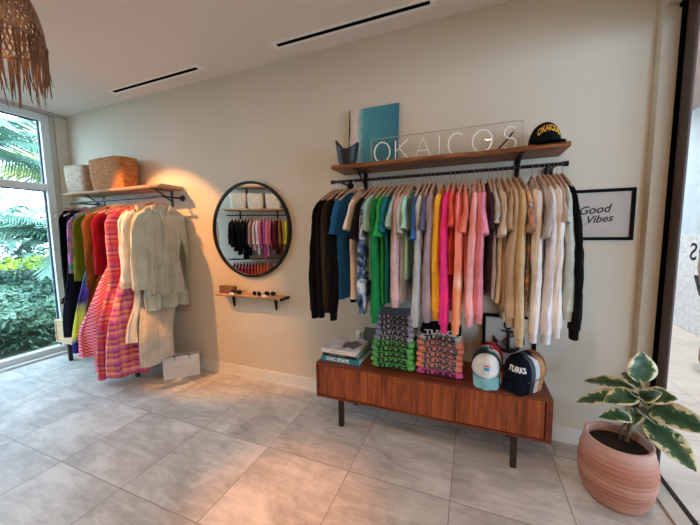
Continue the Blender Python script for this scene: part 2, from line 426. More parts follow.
# ---- outdoors, left (garden)
rnd = random.Random(5)
leafm = mottled('hedge_leaf', ['38543f', '56755f', '84a08c'], 3, .5, rough=.55)
leafy = mottled('lime_leaf', ['5f7a18', '8a9c24', 'aeb444'], 3, .5, rough=.6)
palmm = mottled('palm_leaf', ['34523f', '547360', '7f9a84'], 1.2, .5, rough=.5)
palmy = mottled('palm_leaf_yellow', ['7a7e40', '9a984e', 'aea868'], 1.2, .5, rough=.5)
struct('garden_ground', MB().box(-30, -5.05, -14, 26, -.3, -.02), plain('55604c', .95, 0, .3, 2))
struct('garden_path', MB().box(-11.0, -8.8, -14, 26, -.02, .10), plain('b5aea4', .9, 0, .05, 3))
def leaf_cloud(name, pts, size, mat, label, cat, group=None, kind='stuff', r=rnd):
    v = []; f = []
    for p in pts:
        n = Vector((r.uniform(-.4, 1), r.uniform(-.7, .7), r.uniform(.2, 1))).normalized()
        a = n.orthogonal().normalized(); a.rotate(Matrix.Rotation(r.uniform(0, 6.28), 3, n)); b = n.cross(a)
        s = size*r.uniform(.6, 1.3); k = len(v); p = Vector(p)
        v += [p-a*s, p+b*s*.45+n*s*.1, p+a*s, p-b*s*.45+n*s*.1]; f.append((k, k+1, k+2, k+3))
    o = mesh_ob(name, v, f, mat, None, False)
    return tag(o, label, cat, group, kind)
def hump(x, y): return .52+.30*max(0,min(1,(-5.6-x)/2.5))+.12*noise.noise(Vector((x*1.2, y*1.2, 0)))+.07*noise.noise(Vector((x*4, y*4, 3)))
pts = []
for i in range(15000):
    x = -5.45-3.2*rnd.random()**1.25; y = rnd.uniform(-.5, 6.5)
    z = hump(x, y)*min(1, (-5.25-x)/.5+.25)
    pts.append((x, y, z-abs(rnd.gauss(0, .05))))
for i in range(3500):
    y = rnd.uniform(-.5, 4.5); z = rnd.random()**.8*.5; pts.append((-5.45-.15*rnd.random()-z*.25, y, z))
leaf_cloud('hedge', pts, .042, leafm, 'dense low green ground-cover hedge just outside the window', 'hedge')
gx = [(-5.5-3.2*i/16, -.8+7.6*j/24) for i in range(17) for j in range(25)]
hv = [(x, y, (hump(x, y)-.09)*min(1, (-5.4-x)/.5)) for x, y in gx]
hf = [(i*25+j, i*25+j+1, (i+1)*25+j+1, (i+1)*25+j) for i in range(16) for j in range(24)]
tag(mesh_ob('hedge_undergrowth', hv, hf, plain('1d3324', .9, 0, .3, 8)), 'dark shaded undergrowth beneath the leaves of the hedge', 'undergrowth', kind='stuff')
pts = []
for i in range(3000):
    y = rnd.uniform(.5, 9); x = -11.4+rnd.gauss(0, .35); pts.append((x, y, .35+.65*rnd.random()+.1*noise.noise(Vector((y, 0, 0)))))
leaf_cloud('shrub_row', pts, .08, leafy, 'bright yellow-green shrubs along the pale garden path', 'shrub')
pts = [(-17+rnd.gauss(0, 1.2), rnd.uniform(-2, 18), 2.8*rnd.random()**1.3) for i in range(4200)]
leaf_cloud('tree_belt', pts, .22, palmm, 'hazy green trees and bushes at the back of the garden', 'trees')
def palm(x, y, h, n, L, mat, label, seed, trunk=True, lean=0):
    r = random.Random(seed)
    t = empty('palm_tree', (x, y, 0), 0, label, 'palm', 'palms outside the window')
    if trunk:
        q = [Vector((lean*s*s, 0, h*s)) for s in [i/10 for i in range(11)]]
        MB().tube(q, [.12-.03*i/10+.008*(i % 2) for i in range(11)], 12).ob('trunk', mottled('palm_bark', ['8a8072', 'b4aa9a', 'cfc6b6'], 6, 1, (1, 1, 6)), t)
    for k in range(n):
        az = 2*PI*k/n + r.uniform(-.2, .2); el = r.uniform(.1, 1.25); l = L*r.uniform(.8, 1.1)
        d = Vector((math.cos(az), math.sin(az), 0)); m_ = MB(); rib = []
        c = Vector((lean, 0, h))
        for i in range(11):
            s = i/10; a = el - s*1.5
            rib.append(c.copy()); c = c + (d*math.cos(a) + Vector((0, 0, math.sin(a))))*l/10
        m_.tube(rib, [.014*(1-.8*i/10) for i in range(11)], 5)
        side = d.cross(Vector((0, 0, 1)))
        for i in range(2, 42):
            s = i/42; j = min(9, int(s*10)); p = rib[j].lerp(rib[j+1], s*10-j)
            tg = (rib[j+1]-rib[j]).normalized(); ll = l*.28*math.sin(PI*(.12+.85*s))**.7
            for sg in (-1, 1):
                e = (side*sg*.8 + tg*.55 - Vector((0, 0, .25+.2*r.random()))).normalized()
                w = tg*.024
                m_.add([p-w, p+w, p+e*ll*.6+w*.8-Vector((0, 0, .02)), p+e*ll-Vector((0, 0, .1*ll))], [(0, 1, 2, 3)])
        m_.ob('frond', mat, t, False)
palm(-7.2, 3.6, 1.3, 15, 1.7, palmm, 'dark green young palm with low arching fronds beyond the glass', 2, trunk=True)
palm(-8.6, 2.75, 3.1, 15, 2.3, palmm, 'tall palm whose pale trunk rises at the left edge of the photo', 3, lean=.1)
palm(-9.8, 5.2, 2.7, 14, 2.1, palmy, 'yellowing palm seen through the upper window pane', 4)
palm(-8.2, 5.9, 1.9, 14, 1.9, palmm, 'mid-height green palm nearest the right side of the window', 6)
palm(-12.5, 6.2, 3.6, 14, 2.6, palmm, 'farther tall palm against the white sky', 7)

# ================================================================== SHELVES, RAILS
def live_shelf(x0, x1, yb, yf, z0, z1, mat, seed, amp=.012, rag=.0):
    """board with a wavy live front edge; two outlines (top and underside) give the bark slope"""
    n = 70; v = []; f = []
    def fr(x, k): return yf + amp*noise.noise(Vector((x*3.1, seed, k*.25))) + amp*.5*noise.noise(Vector((x*13, seed, k*.6))) + k
    xs = [x0+(x1-x0)*i/n for i in range(n+1)]
    rs = []
    for i, x in enumerate(xs):
        e = rag*math.exp(-((x-x0)/.05)**2)
        h = .004*noise.noise(Vector((x*9, seed, 7)))
        rs.append([Vector((x, yb, z0)), Vector((x, yb, z1)), Vector((x, fr(x, .022)+e, z1)), Vector((x, fr(x, .008)+e, z1-.010+h)), Vector((x, fr(x, .0)+e, (z0+z1)/2+h)), Vector((x, fr(x, .006)+e, z0+.004)), Vector((x, fr(x, .010)+e, z0))])
    return MB().rings(rs)
def wall_shelf(x0, x1, zt, brx, label, seed, mat, th=.032, yf=2.185, bark=None):
    t = empty('wall_shelf', ((x0+x1)/2, W, zt), 0, label, 'shelf')
    ox, oz = (x0+x1)/2, zt
    def put(mb, name, m, par=t, sm=False):
        for q in mb.v: q -= Vector((ox, W, oz))
        return mb.ob(name, m, par, sm)
    put(live_shelf(x0, x1, W-.001, yf, zt-th, zt, mat, seed, .019), 'board', mat, sm=True)
    for bx in brx:
        b = MB().box(bx-.016, bx+.016, yf+.035, W, zt-th-.006, zt-th).box(bx-.016, bx+.016, W-.006, W, zt-th-.20, zt-th)
        b.tube([(bx, yf+.09, zt-th-.005), (bx, W-.004, zt-th-.12)], .007, 8)
        put(b, 'bracket', black_metal)
    return t
SZ = 2.018
wall_shelf(-1.02, .52, SZ, (-.835, .275), 'dark reddish live-edge wooden wall shelf above the long rack of tees', 1.3, slab_wood)
wall_shelf(-4.58, -2.915, SZ-.002, (-4.27, -3.09), 'live-edge wooden wall shelf carrying two woven baskets near the window', 4.1, slab_wood_pale)
RZ, RY = 1.892, 2.215
def rail(x0, x1, mounts, label):
    t = empty('clothes_rail', ((x0+x1)/2, W, RZ), 0, label, 'clothes rail')
    ox = (x0+x1)/2
    MB().tube([(x0-ox, RY-W, 0), (x1-ox, RY-W, 0)], .011, 12).ob('bar', black_metal, t)
    for e in (x0, x1):
        MB().tube([(e-ox-.012, RY-W, 0), (e-ox+.012, RY-W, 0)], .016, 12).ob('end_cap', black_metal, t)
    for mx_ in mounts:
        MB().tube([(mx_-ox, RY-W, 0), (mx_-ox, -.008, 0)], .009, 10).ob('arm', black_metal, t)
        MB().tube([(mx_-ox, -.012, 0), (mx_-ox, 0, 0)], .032, 20).ob('wall_flange', black_metal, t)
rail(-1.02, .506, (-.97, .46), 'black metal rail under the dark shelf holding the long row of tees')
rail(-4.45, -2.90, (-4.40, -2.93), 'black metal rail under the basket shelf near the window')

# ---- round mirror
def mirror():
    t = empty('round_mirror', (-2.035, W, 1.54), 0, 'large round wall mirror with a thin black frame above the small shelf', 'mirror')
    n = 96; rs = []
    for k in range(n):
        a = 2*PI*k/n; c, s = math.cos(a), math.sin(a); r = []
        for dr_, dy in ((-.011, -.002), (-.011, -.030), (.011, -.030), (.013, -.026), (.013, 0)):
            r.append(Vector(((.457+dr_)*c, dy, (.457+dr_)*s)))
        rs.append(r)
    MB().rings(rs, closed=True, cap=False).ob('frame', black_metal, t)
    m, b, N, L = base('mirror_glass', .0, 1.0); b.inputs['Base Color'].default_value = (.86, .87, .86, 1)
    mb = MB().tube([(0, -.016, 0), (0, -.012, 0)], .45, 96); mb.ob('glass', m, t, False)
mirror()

# ---- small shelf with box and sunglasses
SS = .905
t = empty('small_wall_shelf', (-2.0, W, SS), 0, 'short pale wooden shelf with two black brackets below the round mirror', 'shelf')
mb = live_shelf(-2.415, -1.615, W-.001, 2.335, SS-.022, SS, slab_wood_pale, 8.2, .008)
for q in mb.v: q -= Vector((-2.0, W, SS))
mb.ob('board', slab_wood_pale, t)
MB().box(.372, .388, -.14, -.002, -.025, .002).ob('end_band', black_metal, t, False)
for bx in (-2.285, -1.765):
    b = MB().box(bx+2-.009, bx+2+.009, -.115, 0, -.027, -.022).box(bx+2-.009, bx+2+.009, -.006, 0, -.15, -.022)
    b.rings([[Vector((bx+2+sx*w, y, z)) for sx, y, z in ((-1, -.006, z_), (1, -.006, z_), (1, -.006-d_, z_), (-1, -.006-d_, z_))] for z_, w, d_ in ((-.024, .009, .03), (-.15, .005, .008))])
    b.ob('bracket', black_metal, t, False)
mb = MB().box(-2.40, -2.215, 2.375, 2.43, SS, SS+.072, bev=.003)
o = mb.ob('wooden_box', wood('box_wood', '5a3b25', '7b5435', '94694a', 'x', .6), None, False)
tag(o, 'small brown wooden box at the left end of the little mirror shelf', 'box')
lens = plain('0c0c0e', .12, 0, .02)
def sunglasses(x, y, rz, label, z=SS, colr=None):
    t = empty('sunglasses', (x, y, z), rz, label, 'sunglasses', 'sunglasses on the mirror shelf')
    fm = plain(colr or '101010', .25)
    for s in (-1, 1):
        pts = [Vector((s*.033+.026*math.cos(a)*(1 if abs(math.cos(a)) < .7 else .95), 0, .024+.020*math.sin(a))) for a in [2*PI*k/18 for k in range(18)]]
        MB().tube(pts, .003, 6, closed=True).ob('rim', fm, t)
        k = MB(); k.v = [p.copy() for p in pts]; k.f = [tuple(range(18))]; k.m = [0]
        k2 = [p+Vector((0, .0015, 0)) for p in pts]
        MB().rings([pts, k2]).ob('lens', lens, t, False)
        MB().tube([(s*.061, 0, .03), (s*.063, .05, .028), (s*.058, .10, .018), (s*.055, .12, .004)], .0028, 6).ob('temple_arm', fm, t)
    MB().tube([(-.009, 0, .028), (0, -.002, .031), (.009, 0, .028)], .003, 6).ob('bridge', fm, t)
    return t
sunglasses(-2.16, 2.355, .25, 'black sunglasses right beside the wooden box on the mirror shelf')
sunglasses(-1.915, 2.36, -.2, 'dark sunglasses near the middle of the mirror shelf, second from the right')
sunglasses(-1.79, 2.40, .15, 'black sunglasses nearest the right end of the mirror shelf')
for x, y, w_ in ((-2.20, 2.335, 'left'), (-1.81, 2.335, 'right')):
    mb = MB().box(x-.03, x+.03, y-.0, y+.012, SS, SS+.004)
    mb.box(x-.028, x+.028, y+.001, y+.003, SS+.004, SS+.022)
    tag(mb.ob('price_card', plain('ded8cc', .7), None, False), 'tiny white price card standing at the %s part of the mirror shelf' % w_, 'price card')

# ---- baskets
def basket(x0, x1, y0, y1, z, h, m, label, seed, group=None, rz=0, one=False):
    cx, cy = (x0+x1)/2, (y0+y1)/2
    t = empty('woven_basket', (cx, cy, z), rz, label, 'basket', group)
    w, d = (x1-x0)/2, (y1-y0)/2
    def ring(s, zz, k):
        r = []
        for j in range(48):
            a = 2*PI*j/48; c_, s_ = math.cos(a), math.sin(a); e = .42
            x = w*s*math.copysign(abs(c_)**e, c_); y = d*s*math.copysign(abs(s_)**e, s_)
            q = 1 + .025*noise.noise(Vector((x*9, y*9+seed, zz*9)))
            r.append(Vector((x*q, y*q, zz + (.008*noise.noise(Vector((x*7, y*7, seed))) if k else 0))))
        return r
    rs = []; n = 17
    for i in range(n+1):
        zz = h*i/n; s = .86+.12*math.sin(PI*min(1, i/n*.62)) + (.010 if i % 2 else -.004)
        rs.append(ring(s, zz, 1))
    top = rs[-1]
    inner = [[Vector((p.x*.93, p.y*.93, p.z)) for p in top], [Vector((p.x*.90, p.y*.90, .02)) for p in rs[2]]]
    MB().rings(rs+inner).ob('body', m, t)
    MB().tube([Vector((p.x*.97, p.y*.97, p.z)) for p in top], .008, 6, closed=True).ob('rim', m, t)
    return t
straw_w = mottled('pale_straw', ['8c7a68', 'b5a18c', 'd2c2ae'], 26, 1.0, (1, 1, 3.2), .85)
straw_t = mottled('tan_straw', ['7c4a28', 'a8703f', 'c28a58'], 26, 1.0, (1, 1, 3.2), .85)
basket(-4.60, -4.18, 2.21, 2.44, SZ, .305, straw_w, 'pale off-white woven basket at the window end of the shelf', 2)
basket(-4.11, -3.50, 2.20, 2.44, SZ, .33, straw_t, 'large tan woven basket beside the pale one on the shelf', 9)

# ---- things on the dark shelf
def vase():
    t = empty('black_vase', (-.925, 2.285, SZ), 0, 'black tapered pot with a jagged uneven rim at the shelf\'s left end', 'pot')
    n = 40; rs = []
    for i in range(13):
        s = i/12; r = .062+.034*s**.8
        R = []
        for j in range(n):
            a = 2*PI*j/n; hh = .155 + .035*math.cos(2*(a-PI)) + .018*math.cos(a-PI)
            R.append(Vector((r*math.cos(a), r*.8*math.sin(a), hh*s)))
        rs.append(R)
    inn = [[Vector((p.x*.93, p.y*.93, p.z)) for p in rs[-1]], [Vector((p.x*.9, p.y*.9, p.z+.01)) for p in rs[1]]]
    MB().rings(rs+inn).ob('body', plain('101012', .5, 0, .1), t)
vase()
def art():
    t = empty('beach_canvas', (-.757, 2.40, SZ), 0, 'aerial beach photo canvas, teal sea with pink-white sand, leaning on the shelf', 'canvas')
    w, h = .205, .475
    m, b, N, L = base('aerial_sea', .5)
    v = coords(N, L)
    s = N.new('ShaderNodeSeparateXYZ'); L.new(v, s.inputs[0])
    q = N.new('ShaderNodeMath'); q.operation = 'MULTIPLY_ADD'; q.inputs[1].default_value = .05
    L.new(noise_tex(N, L, v, 11, 4, .5), q.inputs[0]); L.new(s.outputs[0], q.inputs[2])
    mr = N.new('ShaderNodeMapRange'); mr.inputs['From Min'].default_value = -w+.02; mr.inputs['From Max'].default_value = w+.03; L.new(q.outputs[0], mr.inputs[0])
    L.new(ramp(N, L, mr.outputs[0], [(0, '1c2426'), (.03, '2c3436'), (.055, 'c9b7ae'), (.17, 'd6c7c0'), (.26, '7fb0b4'), (.32, '43909c'), (.7, '2a7f90'), (1, '266f88')]), b.inputs['Base Color'])
    mb = MB().box(-w, w, -.012, .012, 0, h); T = Matrix.Translation((0, -.01, 0)) @ Matrix.Rotation(math.radians(-5.5), 4, 'X')
    mb.ob('canvas', m, t, False).rotation_euler = (math.radians(-5.5), 0, 0)
    sh = plain('2a7f90', .6)
    r = random.Random(3); mb = MB()
    pts = [Vector((-.055+.022*math.sin(i*.9)+.012*r.random()+.05*(i/16), -.0128, .17+.24*i/16)) for i in range(17)]
    mb.tube(pts, [  .001+.0016*r.random() for _ in pts], 4)
    o = mb.ob('reef_line', sh, t); o.rotation_euler = (math.radians(-5.5), 0, 0)
art()
def acrylic():
    t = empty('acrylic_sign', (-.245, 2.31, SZ), 0, 'long clear acrylic sign with outlined capital letters standing on the shelf', 'sign')
    MB().box(-.49, .53, -.004, .004, 0, .185, bev=.001).ob('clear_panel', glass_mat('acrylic', (.985, .985, .98, 1), .04), t, False)
    edge = plain('f2efe8', .3)
    ed = MB().box(-.49, .53, -.0045, .0045, .1835, .187).box(.5285, .531, -.0045, .0045, 0, .187).box(-.491, -.4885, -.0045, .0045, 0, .187)
    ed.ob('polished_edge', plain('a39a8a', .3), t, False)
    H_, r = .145, .0046
    def arc(cx, cz, rx, rz_, a0, a1, n=18): return [(cx+rx*math.cos(a0+(a1-a0)*i/n), -.012, cz+rz_*math.sin(a0+(a1-a0)*i/n)) for i in range(n+1)]
    def letter(c, x):
        b0 = .008; m_ = MB(); w = .050
        if c == 'O': m_.tube(arc(x, b0+H_/2, .060, H_/2, 0, 2*PI, 30)[:-1], r, 6, closed=True)
        if c == 'K':
            m_.tube([(x-w, -.012, b0), (x-w, -.012, b0+H_)], r, 6); m_.tube([(x+w*.8, -.012, b0+H_), (x-w, -.012, b0+H_*.45)], r, 6); m_.tube([(x-w*.45, -.012, b0+H_*.62), (x+w, -.012, b0)], r, 6)
        if c == 'A':
            m_.tube([(x-w*1.1, -.012, b0), (x, -.012, b0+H_), (x+w*1.1, -.012, b0)], r, 6); m_.tube([(x-w*.65, -.012, b0+H_*.38), (x+w*.65, -.012, b0+H_*.38)], r, 6)
        if c == 'I': m_.tube([(x, -.012, b0), (x, -.012, b0+H_)], r, 6)
        if c == 'C': m_.tube(arc(x+.01, b0+H_/2, .055, H_/2, .9, 2*PI-.9, 22), r, 6)
        if c == 'S': m_.tube(arc(x, b0+H_*.74, .033, H_*.25, .45, PI*1.5, 14)+arc(x, b0+H_*.25, .036, H_*.25, PI*.5, -PI*.85, 14)[1:], r, 6)
        m_.ob('letter', edge, t)
    for c, x in zip('OKAICOS', (-.403, -.250, -.10, .011, .118, .289, .455)): letter(c, x)
acrylic()
mb = MB().tube([(-.30, 2.40, SZ+.012), (-.15, 2.38, SZ+.010), (-.05, 2.39, SZ+.012), (.06, 2.37, SZ+.010), (.14, 2.39, SZ+.03), (.21, 2.37, SZ+.10), (.235, 2.36, SZ+.135)], .0055, 8)  # tube added in place of the dark, shadow-like swooshes behind the sign
tag(mb.ob('black_swoosh', plain('0c0c0c', .5)), 'black cable added in place of dark swooshes behind the clear sign on the shelf', 'cable')
mb = MB().box(-.315, -.19, 2.35, 2.385, SZ, SZ+.028, bev=.003)
tag(mb.ob('dark_case', plain('26302a', .5), None, False), 'flat dark green case lying behind the clear letters on the shelf', 'case')

# ---- caps
def cap(name, loc, rz, pitch, front, back, brim, label, group=None, roll=0, wording=None, emblem=None, parent=None, btn=None):
    """baseball cap; local -Y is the front; pitch tips the crown forward"""
    t = empty(name, loc, 0, label, 'cap', group)
    t.rotation_euler = Euler((pitch, roll, rz), 'XYZ')
    n, m_ = 40, 12
    a0, b0, h = .088, .102, .128
    def P(az, el):   # az 0 = front (-Y), el 0 rim .. 1 top
        fr = max(0, math.cos(az))
        e = el*PI/2
        rr = math.cos(e)**(.72 if fr > 0 else .8)
        hh = h*(1+.06*fr)*math.sin(e)**(.95)
        return Vector((a0*rr*math.sin(az), -b0*rr*math.cos(az)*(1 if fr > 0 else .98), hh))
    V = []; F = []; FM = []
    for i in range(m_+1):
        for j in range(n): V.append(P(2*PI*j/n, i/m_*.985))
    for i in range(m_):
        for j in range(n):
            k = (j+1) % n; F.append((i*n+j, i*n+k, (i+1)*n+k, (i+1)*n+j))
            jj = j+.5; az = abs(((jj/n*2*PI+PI) % (2*PI))-PI); FM.append(0 if az < 1.35 else 1)
    F.append(tuple(m_*n+j for j in range(n))); FM.append(1)
    fr_f = [f for f, q in zip(F, FM) if q == 0]; bk_f = [f for f, q in zip(F, FM) if q == 1]
    for nm, fs, cm in (('front_panel', fr_f, front), ('crown', bk_f, back)):
        o = mesh_ob(nm, V, fs, cm, t)
        if nm == 'front_panel': PANEL = o
        bm = bmesh.new(); bm.from_mesh(o.data); bmesh.ops.delete(bm, geom=[v for v in bm.verts if not v.link_faces], context='VERTS'); bm.to_mesh(o.data); bm.free()
        sd = o.modifiers.new('thick', 'SOLIDIFY'); sd.thickness = .003; sd.offset = -1
    # brim
    bv = []; bf = []; nb = 24; k_ = 6
    for lay in (0, 1):
        for i in range(nb+1):
            az = -1.12+2.24*i/nb
            for j in range(k_+1):
                s = j/k_; inn = P(az, 0)
                out = Vector((a0*1.0*math.sin(az)*1.0, -b0-.068*math.cos(az*1.25)**.6*1.0 if abs(az*1.25) < PI/2 else -b0*math.cos(az), 0))
                p = inn.lerp(out, s) if abs(az) < 1.11 else inn.copy()
                p.z = -.10*(p.x**2)/.0088*.17 - .022*s*math.cos(az) + (.0 if lay == 0 else -.004)
                bv.append(p)
    q = (nb+1)*(k_+1)
    for i in range(nb):
        for j in range(k_):
            a = i*(k_+1)+j; bf.append((a, a+1, a+k_+2, a+k_+1)); bf.append((q+a, q+a+k_+1, q+a+k_+2, q+a+1))
        a = i*(k_+1)+k_; bf.append((a, a+q, a+q+k_+1, a+k_+1))
        a = i*(k_+1); bf.append((a, a+k_+1, a+q+k_+1, a+q))
    mesh_ob('brim', bv, bf, brim, t)
    MB().lathe([(.008, 0), (.007, .003), (.003, .005)], 12, c=(0, 0, h*.995)).ob('button', btn or back, t)
    def on_front(az, el, out=.0015):
        p = P(az, el); e = .01
        n_ = (P(az+e, el)-P(az-e, el)).cross(P(az, el+e)-P(az, el-e)).normalized()
        if n_.dot(p) < 0: n_ = -n_
        return p + n_*out
    if wording:
        s, size, m0, el0, arch, bold, sxx = wording
        v, f = text_verts(s, size, .001, bold)
        vv = []
        for p in v:
            az = p.x*sxx/.088; el = el0 + (p.y - arch*(p.x/.05)**2)/.15
            vv.append(on_front(az, el, .0016 + p.z*1.2))
        mesh_ob('lettering', vv, f, m0, PANEL, False)
    if emblem:
        for nm, r0, r1, yy0, yy1, em in emblem:
            vv = []; ff = []; nn = 28
            for k in range(nn):
                a = 2*PI*k/nn
                for r_ in (r0, r1):
                    x, y = r_*math.cos(a), max(yy0, min(yy1, r_*math.sin(a)))
                    vv.append(on_front(x/.088, .44+y/.15, .0018 if r0 > 0 else .0026))
            for k in range(nn):
                a = 2*k; b = 2*((k+1) % nn); ff.append((a, a+1, b+1, b))
            mesh_ob(nm, vv, ff, em, PANEL, False)
    return t
cw = cloth
white_c, navy_c, black_c, teal_c = cw('e6e4e0'), cw('10141f'), cw('121214'), cw('7fb9c4')
gold = plain('e0a92c', .6)
cap('baseball_cap', (.405, 2.305, SZ+.012), math.radians(6), math.radians(-6), black_c, black_c, black_c,
    'black cap with gold arched lettering at the right end of the dark shelf', roll=0, wording=('OKAICOS', .050, gold, .36, .004, .0014, .60))
CT = .50   # cabinet top
# cap groups, nested one behind the other, brims down at the cabinet's front edge
def cap_dir(rz): return Vector((math.sin(rz), -math.cos(rz), 0))
mesh_dark = cw('2b3a44')
g1 = [('white front and pale teal brim', white_c, mesh_dark, teal_c), ('dark green', cw('1f5a52'), cw('1f5a52'), cw('1f5a52')),
      ('light grey', cw('b9bcc0'), cw('b9bcc0'), cw('b9bcc0')), ('red', cw('9c1f26'), cw('9c1f26'), cw('9c1f26'))]
gl = 'caps nested on the cabinet behind the white one'
ring_e = [('emblem_disc', 0, .031, -.03, .03, plain('d8e4e6', .6)), ('emblem_ring', .028, .0325, -.03, .03, plain('1f3f5e', .6)), ('emblem_sky', 0, .022, .002, .014, plain('cf6f5a', .6)), ('emblem_sea', 0, .022, -.018, -.001, plain('3f8fb4', .6))]
rz1 = math.radians(2); d1 = cap_dir(rz1)
for i, (nm, a, b_, c_) in enumerate(g1):
    p = Vector((.100, 2.175, CT+.090)) - d1*.028*i + Vector((.010*i, 0, .006*i))
    lab = ('white trucker cap with pale teal brim and round sea emblem, front of its row' if i == 0 else
           ['', 'dark green cap tucked directly behind the white and teal cap', 'light grey cap between the dark green and the red cap', 'red cap at the back of the row behind the white one'][i])
    cap('baseball_cap', p, rz1, math.radians(26), a, b_, c_, lab, gl, emblem=ring_e if i == 0 else None)
g2 = [(navy_c, black_c, navy_c), (cw('4a4f58'), cw('4a4f58'), cw('3a3f48')), (cw('c9c9c9'), cw('17171a'), cw('bdbdbd')), (cw('b9855a'), cw('8a5f3c'), cw('b9855a'))]
rz2 = math.radians(-14); d2 = cap_dir(rz2)
for i, (a, b_, c_) in enumerate(g2):
    p = Vector((.298, 2.175, CT+.086)) - d2*.026*i + Vector((.020*i, 0, .002*i))
    lab = ['navy cap with arched white lettering, front of the right-hand row', 'dark grey cap directly behind the lettered navy cap', 'pale grey and black cap third in the right-hand row', 'tan-orange cap at the very back of the right-hand row'][i]
    cap('baseball_cap', p, rz2, math.radians(24), a, b_, c_, lab, 'caps nested in the right-hand row on the cabinet',
        roll=math.radians(4), wording=('TURKS', .042, white_c, .50, .004, .0016, 1.0) if i == 0 else None)

# ---- frames
def framed(name, x0, x1, z0, z1, y, label, cat, lean=0, bar=.02):
    t = empty(name, ((x0+x1)/2, y, z0), 0, label, cat); t.rotation_euler = (-lean, 0, 0)
    w = (x1-x0)/2; h = z1-z0
    fr = MB().box(-w, w, -.02, 0, 0, bar).box(-w, w, -.02, 0, h-bar, h).box(-w, -w+bar, -.02, 0, bar, h-bar).box(w-bar, w, -.02, 0, bar, h-bar)
    fr.ob('frame', plain('070606', .7, 0, .02, spec=.1), t, False)
    MB().box(-w+bar, w-bar, -.010, -.004, bar, h-bar).ob('paper', plain('b9b0a6', .8, 0, .02), t, False)
    return t, w, h
t, w_, h_ = framed('framed_print', .455, .936, 1.430, 1.757, W-.001, 'black-framed hand-lettered quote hanging on the wall right of the tees', 'picture')
ink = plain('1d1f1c', .7)
text('lettering', 'Good', .072, ink, frame_mat((.030, -.0115, .195), (1, 0, .10), (0, 0, 1)), t, shear=.35, bold=.0012, depth=.001, spacing=1.0)
text('lettering', 'Vibes', .066, ink, frame_mat((.058, -.0115, .135), (1, 0, .10), (0, 0, 1)), t, shear=.35, bold=.0012, depth=.001, spacing=1.0)
mb = MB()
mb.tube([(-.13, -.0115, .165), (-.10, -.0115, .20), (-.07, -.0115, .205), (-.055, -.0115, .225)], .0016, 5)
mb.tube([(-.055, -.0115, .150), (-.035, -.0115, .120), (-.055, -.0115, .105), (-.02, -.0115, .095), (0, -.0115, .12)], .0016, 5)
mb.ob('flourish', ink, t)
t, w_, h_ = framed('framed_print', .085, .435, CT, .89, W-.030, 'black-framed anchor drawing leaning on the wall behind the caps', 'picture', lean=math.radians(3.5), bar=.022)
# anchor: ring, stock, shank, curved arms, flukes, wound rope
y_ = -.013; an = MB()
an.tube([(.026*math.cos(2*PI*k/20), y_, .315+.026*math.sin(2*PI*k/20)) for k in range(20)], .0065, 6, closed=True)
an.tube([(0, y_, .29), (0, y_, .13)], .010, 8); an.tube([(-.045, y_, .272), (.045, y_, .262)], .007, 6)
an.tube([(.085*math.cos(a), y_, .205+.085*math.sin(a)*.95) for a in [PI*1.05+PI*.9*k/16 for k in range(17)]], [.006+.008*math.sin(PI*k/16) for k in range(17)], 6)
for s in (-1, 1): an.add([(s*.10, y_-.003, .235), (s*.062, y_-.003, .185), (s*.105, y_-.003, .178), (s*.10, y_+.002, .235), (s*.062, y_+.002, .185), (s*.105, y_+.002, .178)], [(0, 1, 2), (3, 5, 4), (0, 3, 4, 1), (1, 4, 5, 2), (2, 5, 3, 0)])
an.tube([(.035*math.sin(i*.8)+(.01 if i % 2 else -.01), y_-.004, .285-.016*i) for i in range(11)], .0045, 6)
an.ob('anchor_drawing', plain('17120f', .7), t)

# ---- outlet, panel added in place of a shadow-like patch
t = empty('wall_outlet', (-.905, W, .59), 0, 'white electrical outlet plate on the wall behind the books', 'outlet')
MB().box(-.036, .036, -.006, 0, -.058, .058, bev=.002).ob('plate', plain('e2e4e4', .4), t, False)
for dz in (-.022, .022):
    MB().box(-.017, .017, -.009, -.006, dz-.013, dz+.013, bev=.001).ob('socket', plain('cfd2d2', .4), t, False)
MB().box(-.018, .018, -.05, -.006, .004, .044, bev=.004).ob('plug', plain('e2e4e4', .4), t, False)
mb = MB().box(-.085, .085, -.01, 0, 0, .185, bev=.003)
o = mb.ob('grey_stand_in', plain('59635a', .8, 0, .05), None, False, loc=(-.765, 2.435, CT)); o.rotation_euler = (math.radians(-5), 0, 0)
tag(o, 'grey-green board added for a shadow-like patch on the wall between books and tees', 'board')

# ---- cabinets
def cabinet(x0, x1, label, case, panel, legm, doors=3):
    yf, yb, zt, zb = 2.035, 2.447, CT, .222
    t = empty('media_cabinet', ((x0+x1)/2, (yf+yb)/2, 0), 0, label, 'cabinet')
    w = (x1-x0)/2; d = (yb-yf)/2
    c = MB().box(-w, w, -d, d, zt-.018, zt, bev=.002).box(-w, w, -d, d, zb, zb+.016, bev=.002).box(-w, -w+.016, -d, d, zb+.016, zt-.018).box(w-.034, w, -d, d, zb+.016, zt-.018).box(-w+.016, w-.034, d-.01, d, zb+.016, zt-.018)
    c.ob('case', case, t, False)
    n = doors; iw = (2*w-.05-.004); a = -w+.018
    for i in range(n):
        f_ = .004 if i % 2 else .008
        MB().box(a+iw*i/n+.0015, a+iw*(i+1)/n-.003, -d+f_, -d+f_+.016, zb+.018, zt-.020, bev=.001).ob('door', panel, t, False)
    for lx in (-w+.195, w-(.195 if doors == 3 else .05)):
        for ly in (-d+.035, d-.06):
            MB().box(lx-.018, lx+.018, ly-.018, ly+.018, 0, zb, bev=.002).ob('leg', legm, t, False)
    return t
cabinet(-1.112, .468, 'long low walnut media cabinet with three doors under the row of tees', walnut_case, walnut_panel, dark_wood)
cabinet(-4.69, -3.24, 'pale oak low cabinet with dark legs behind the long dresses', oak, oak, dark_wood, 2)

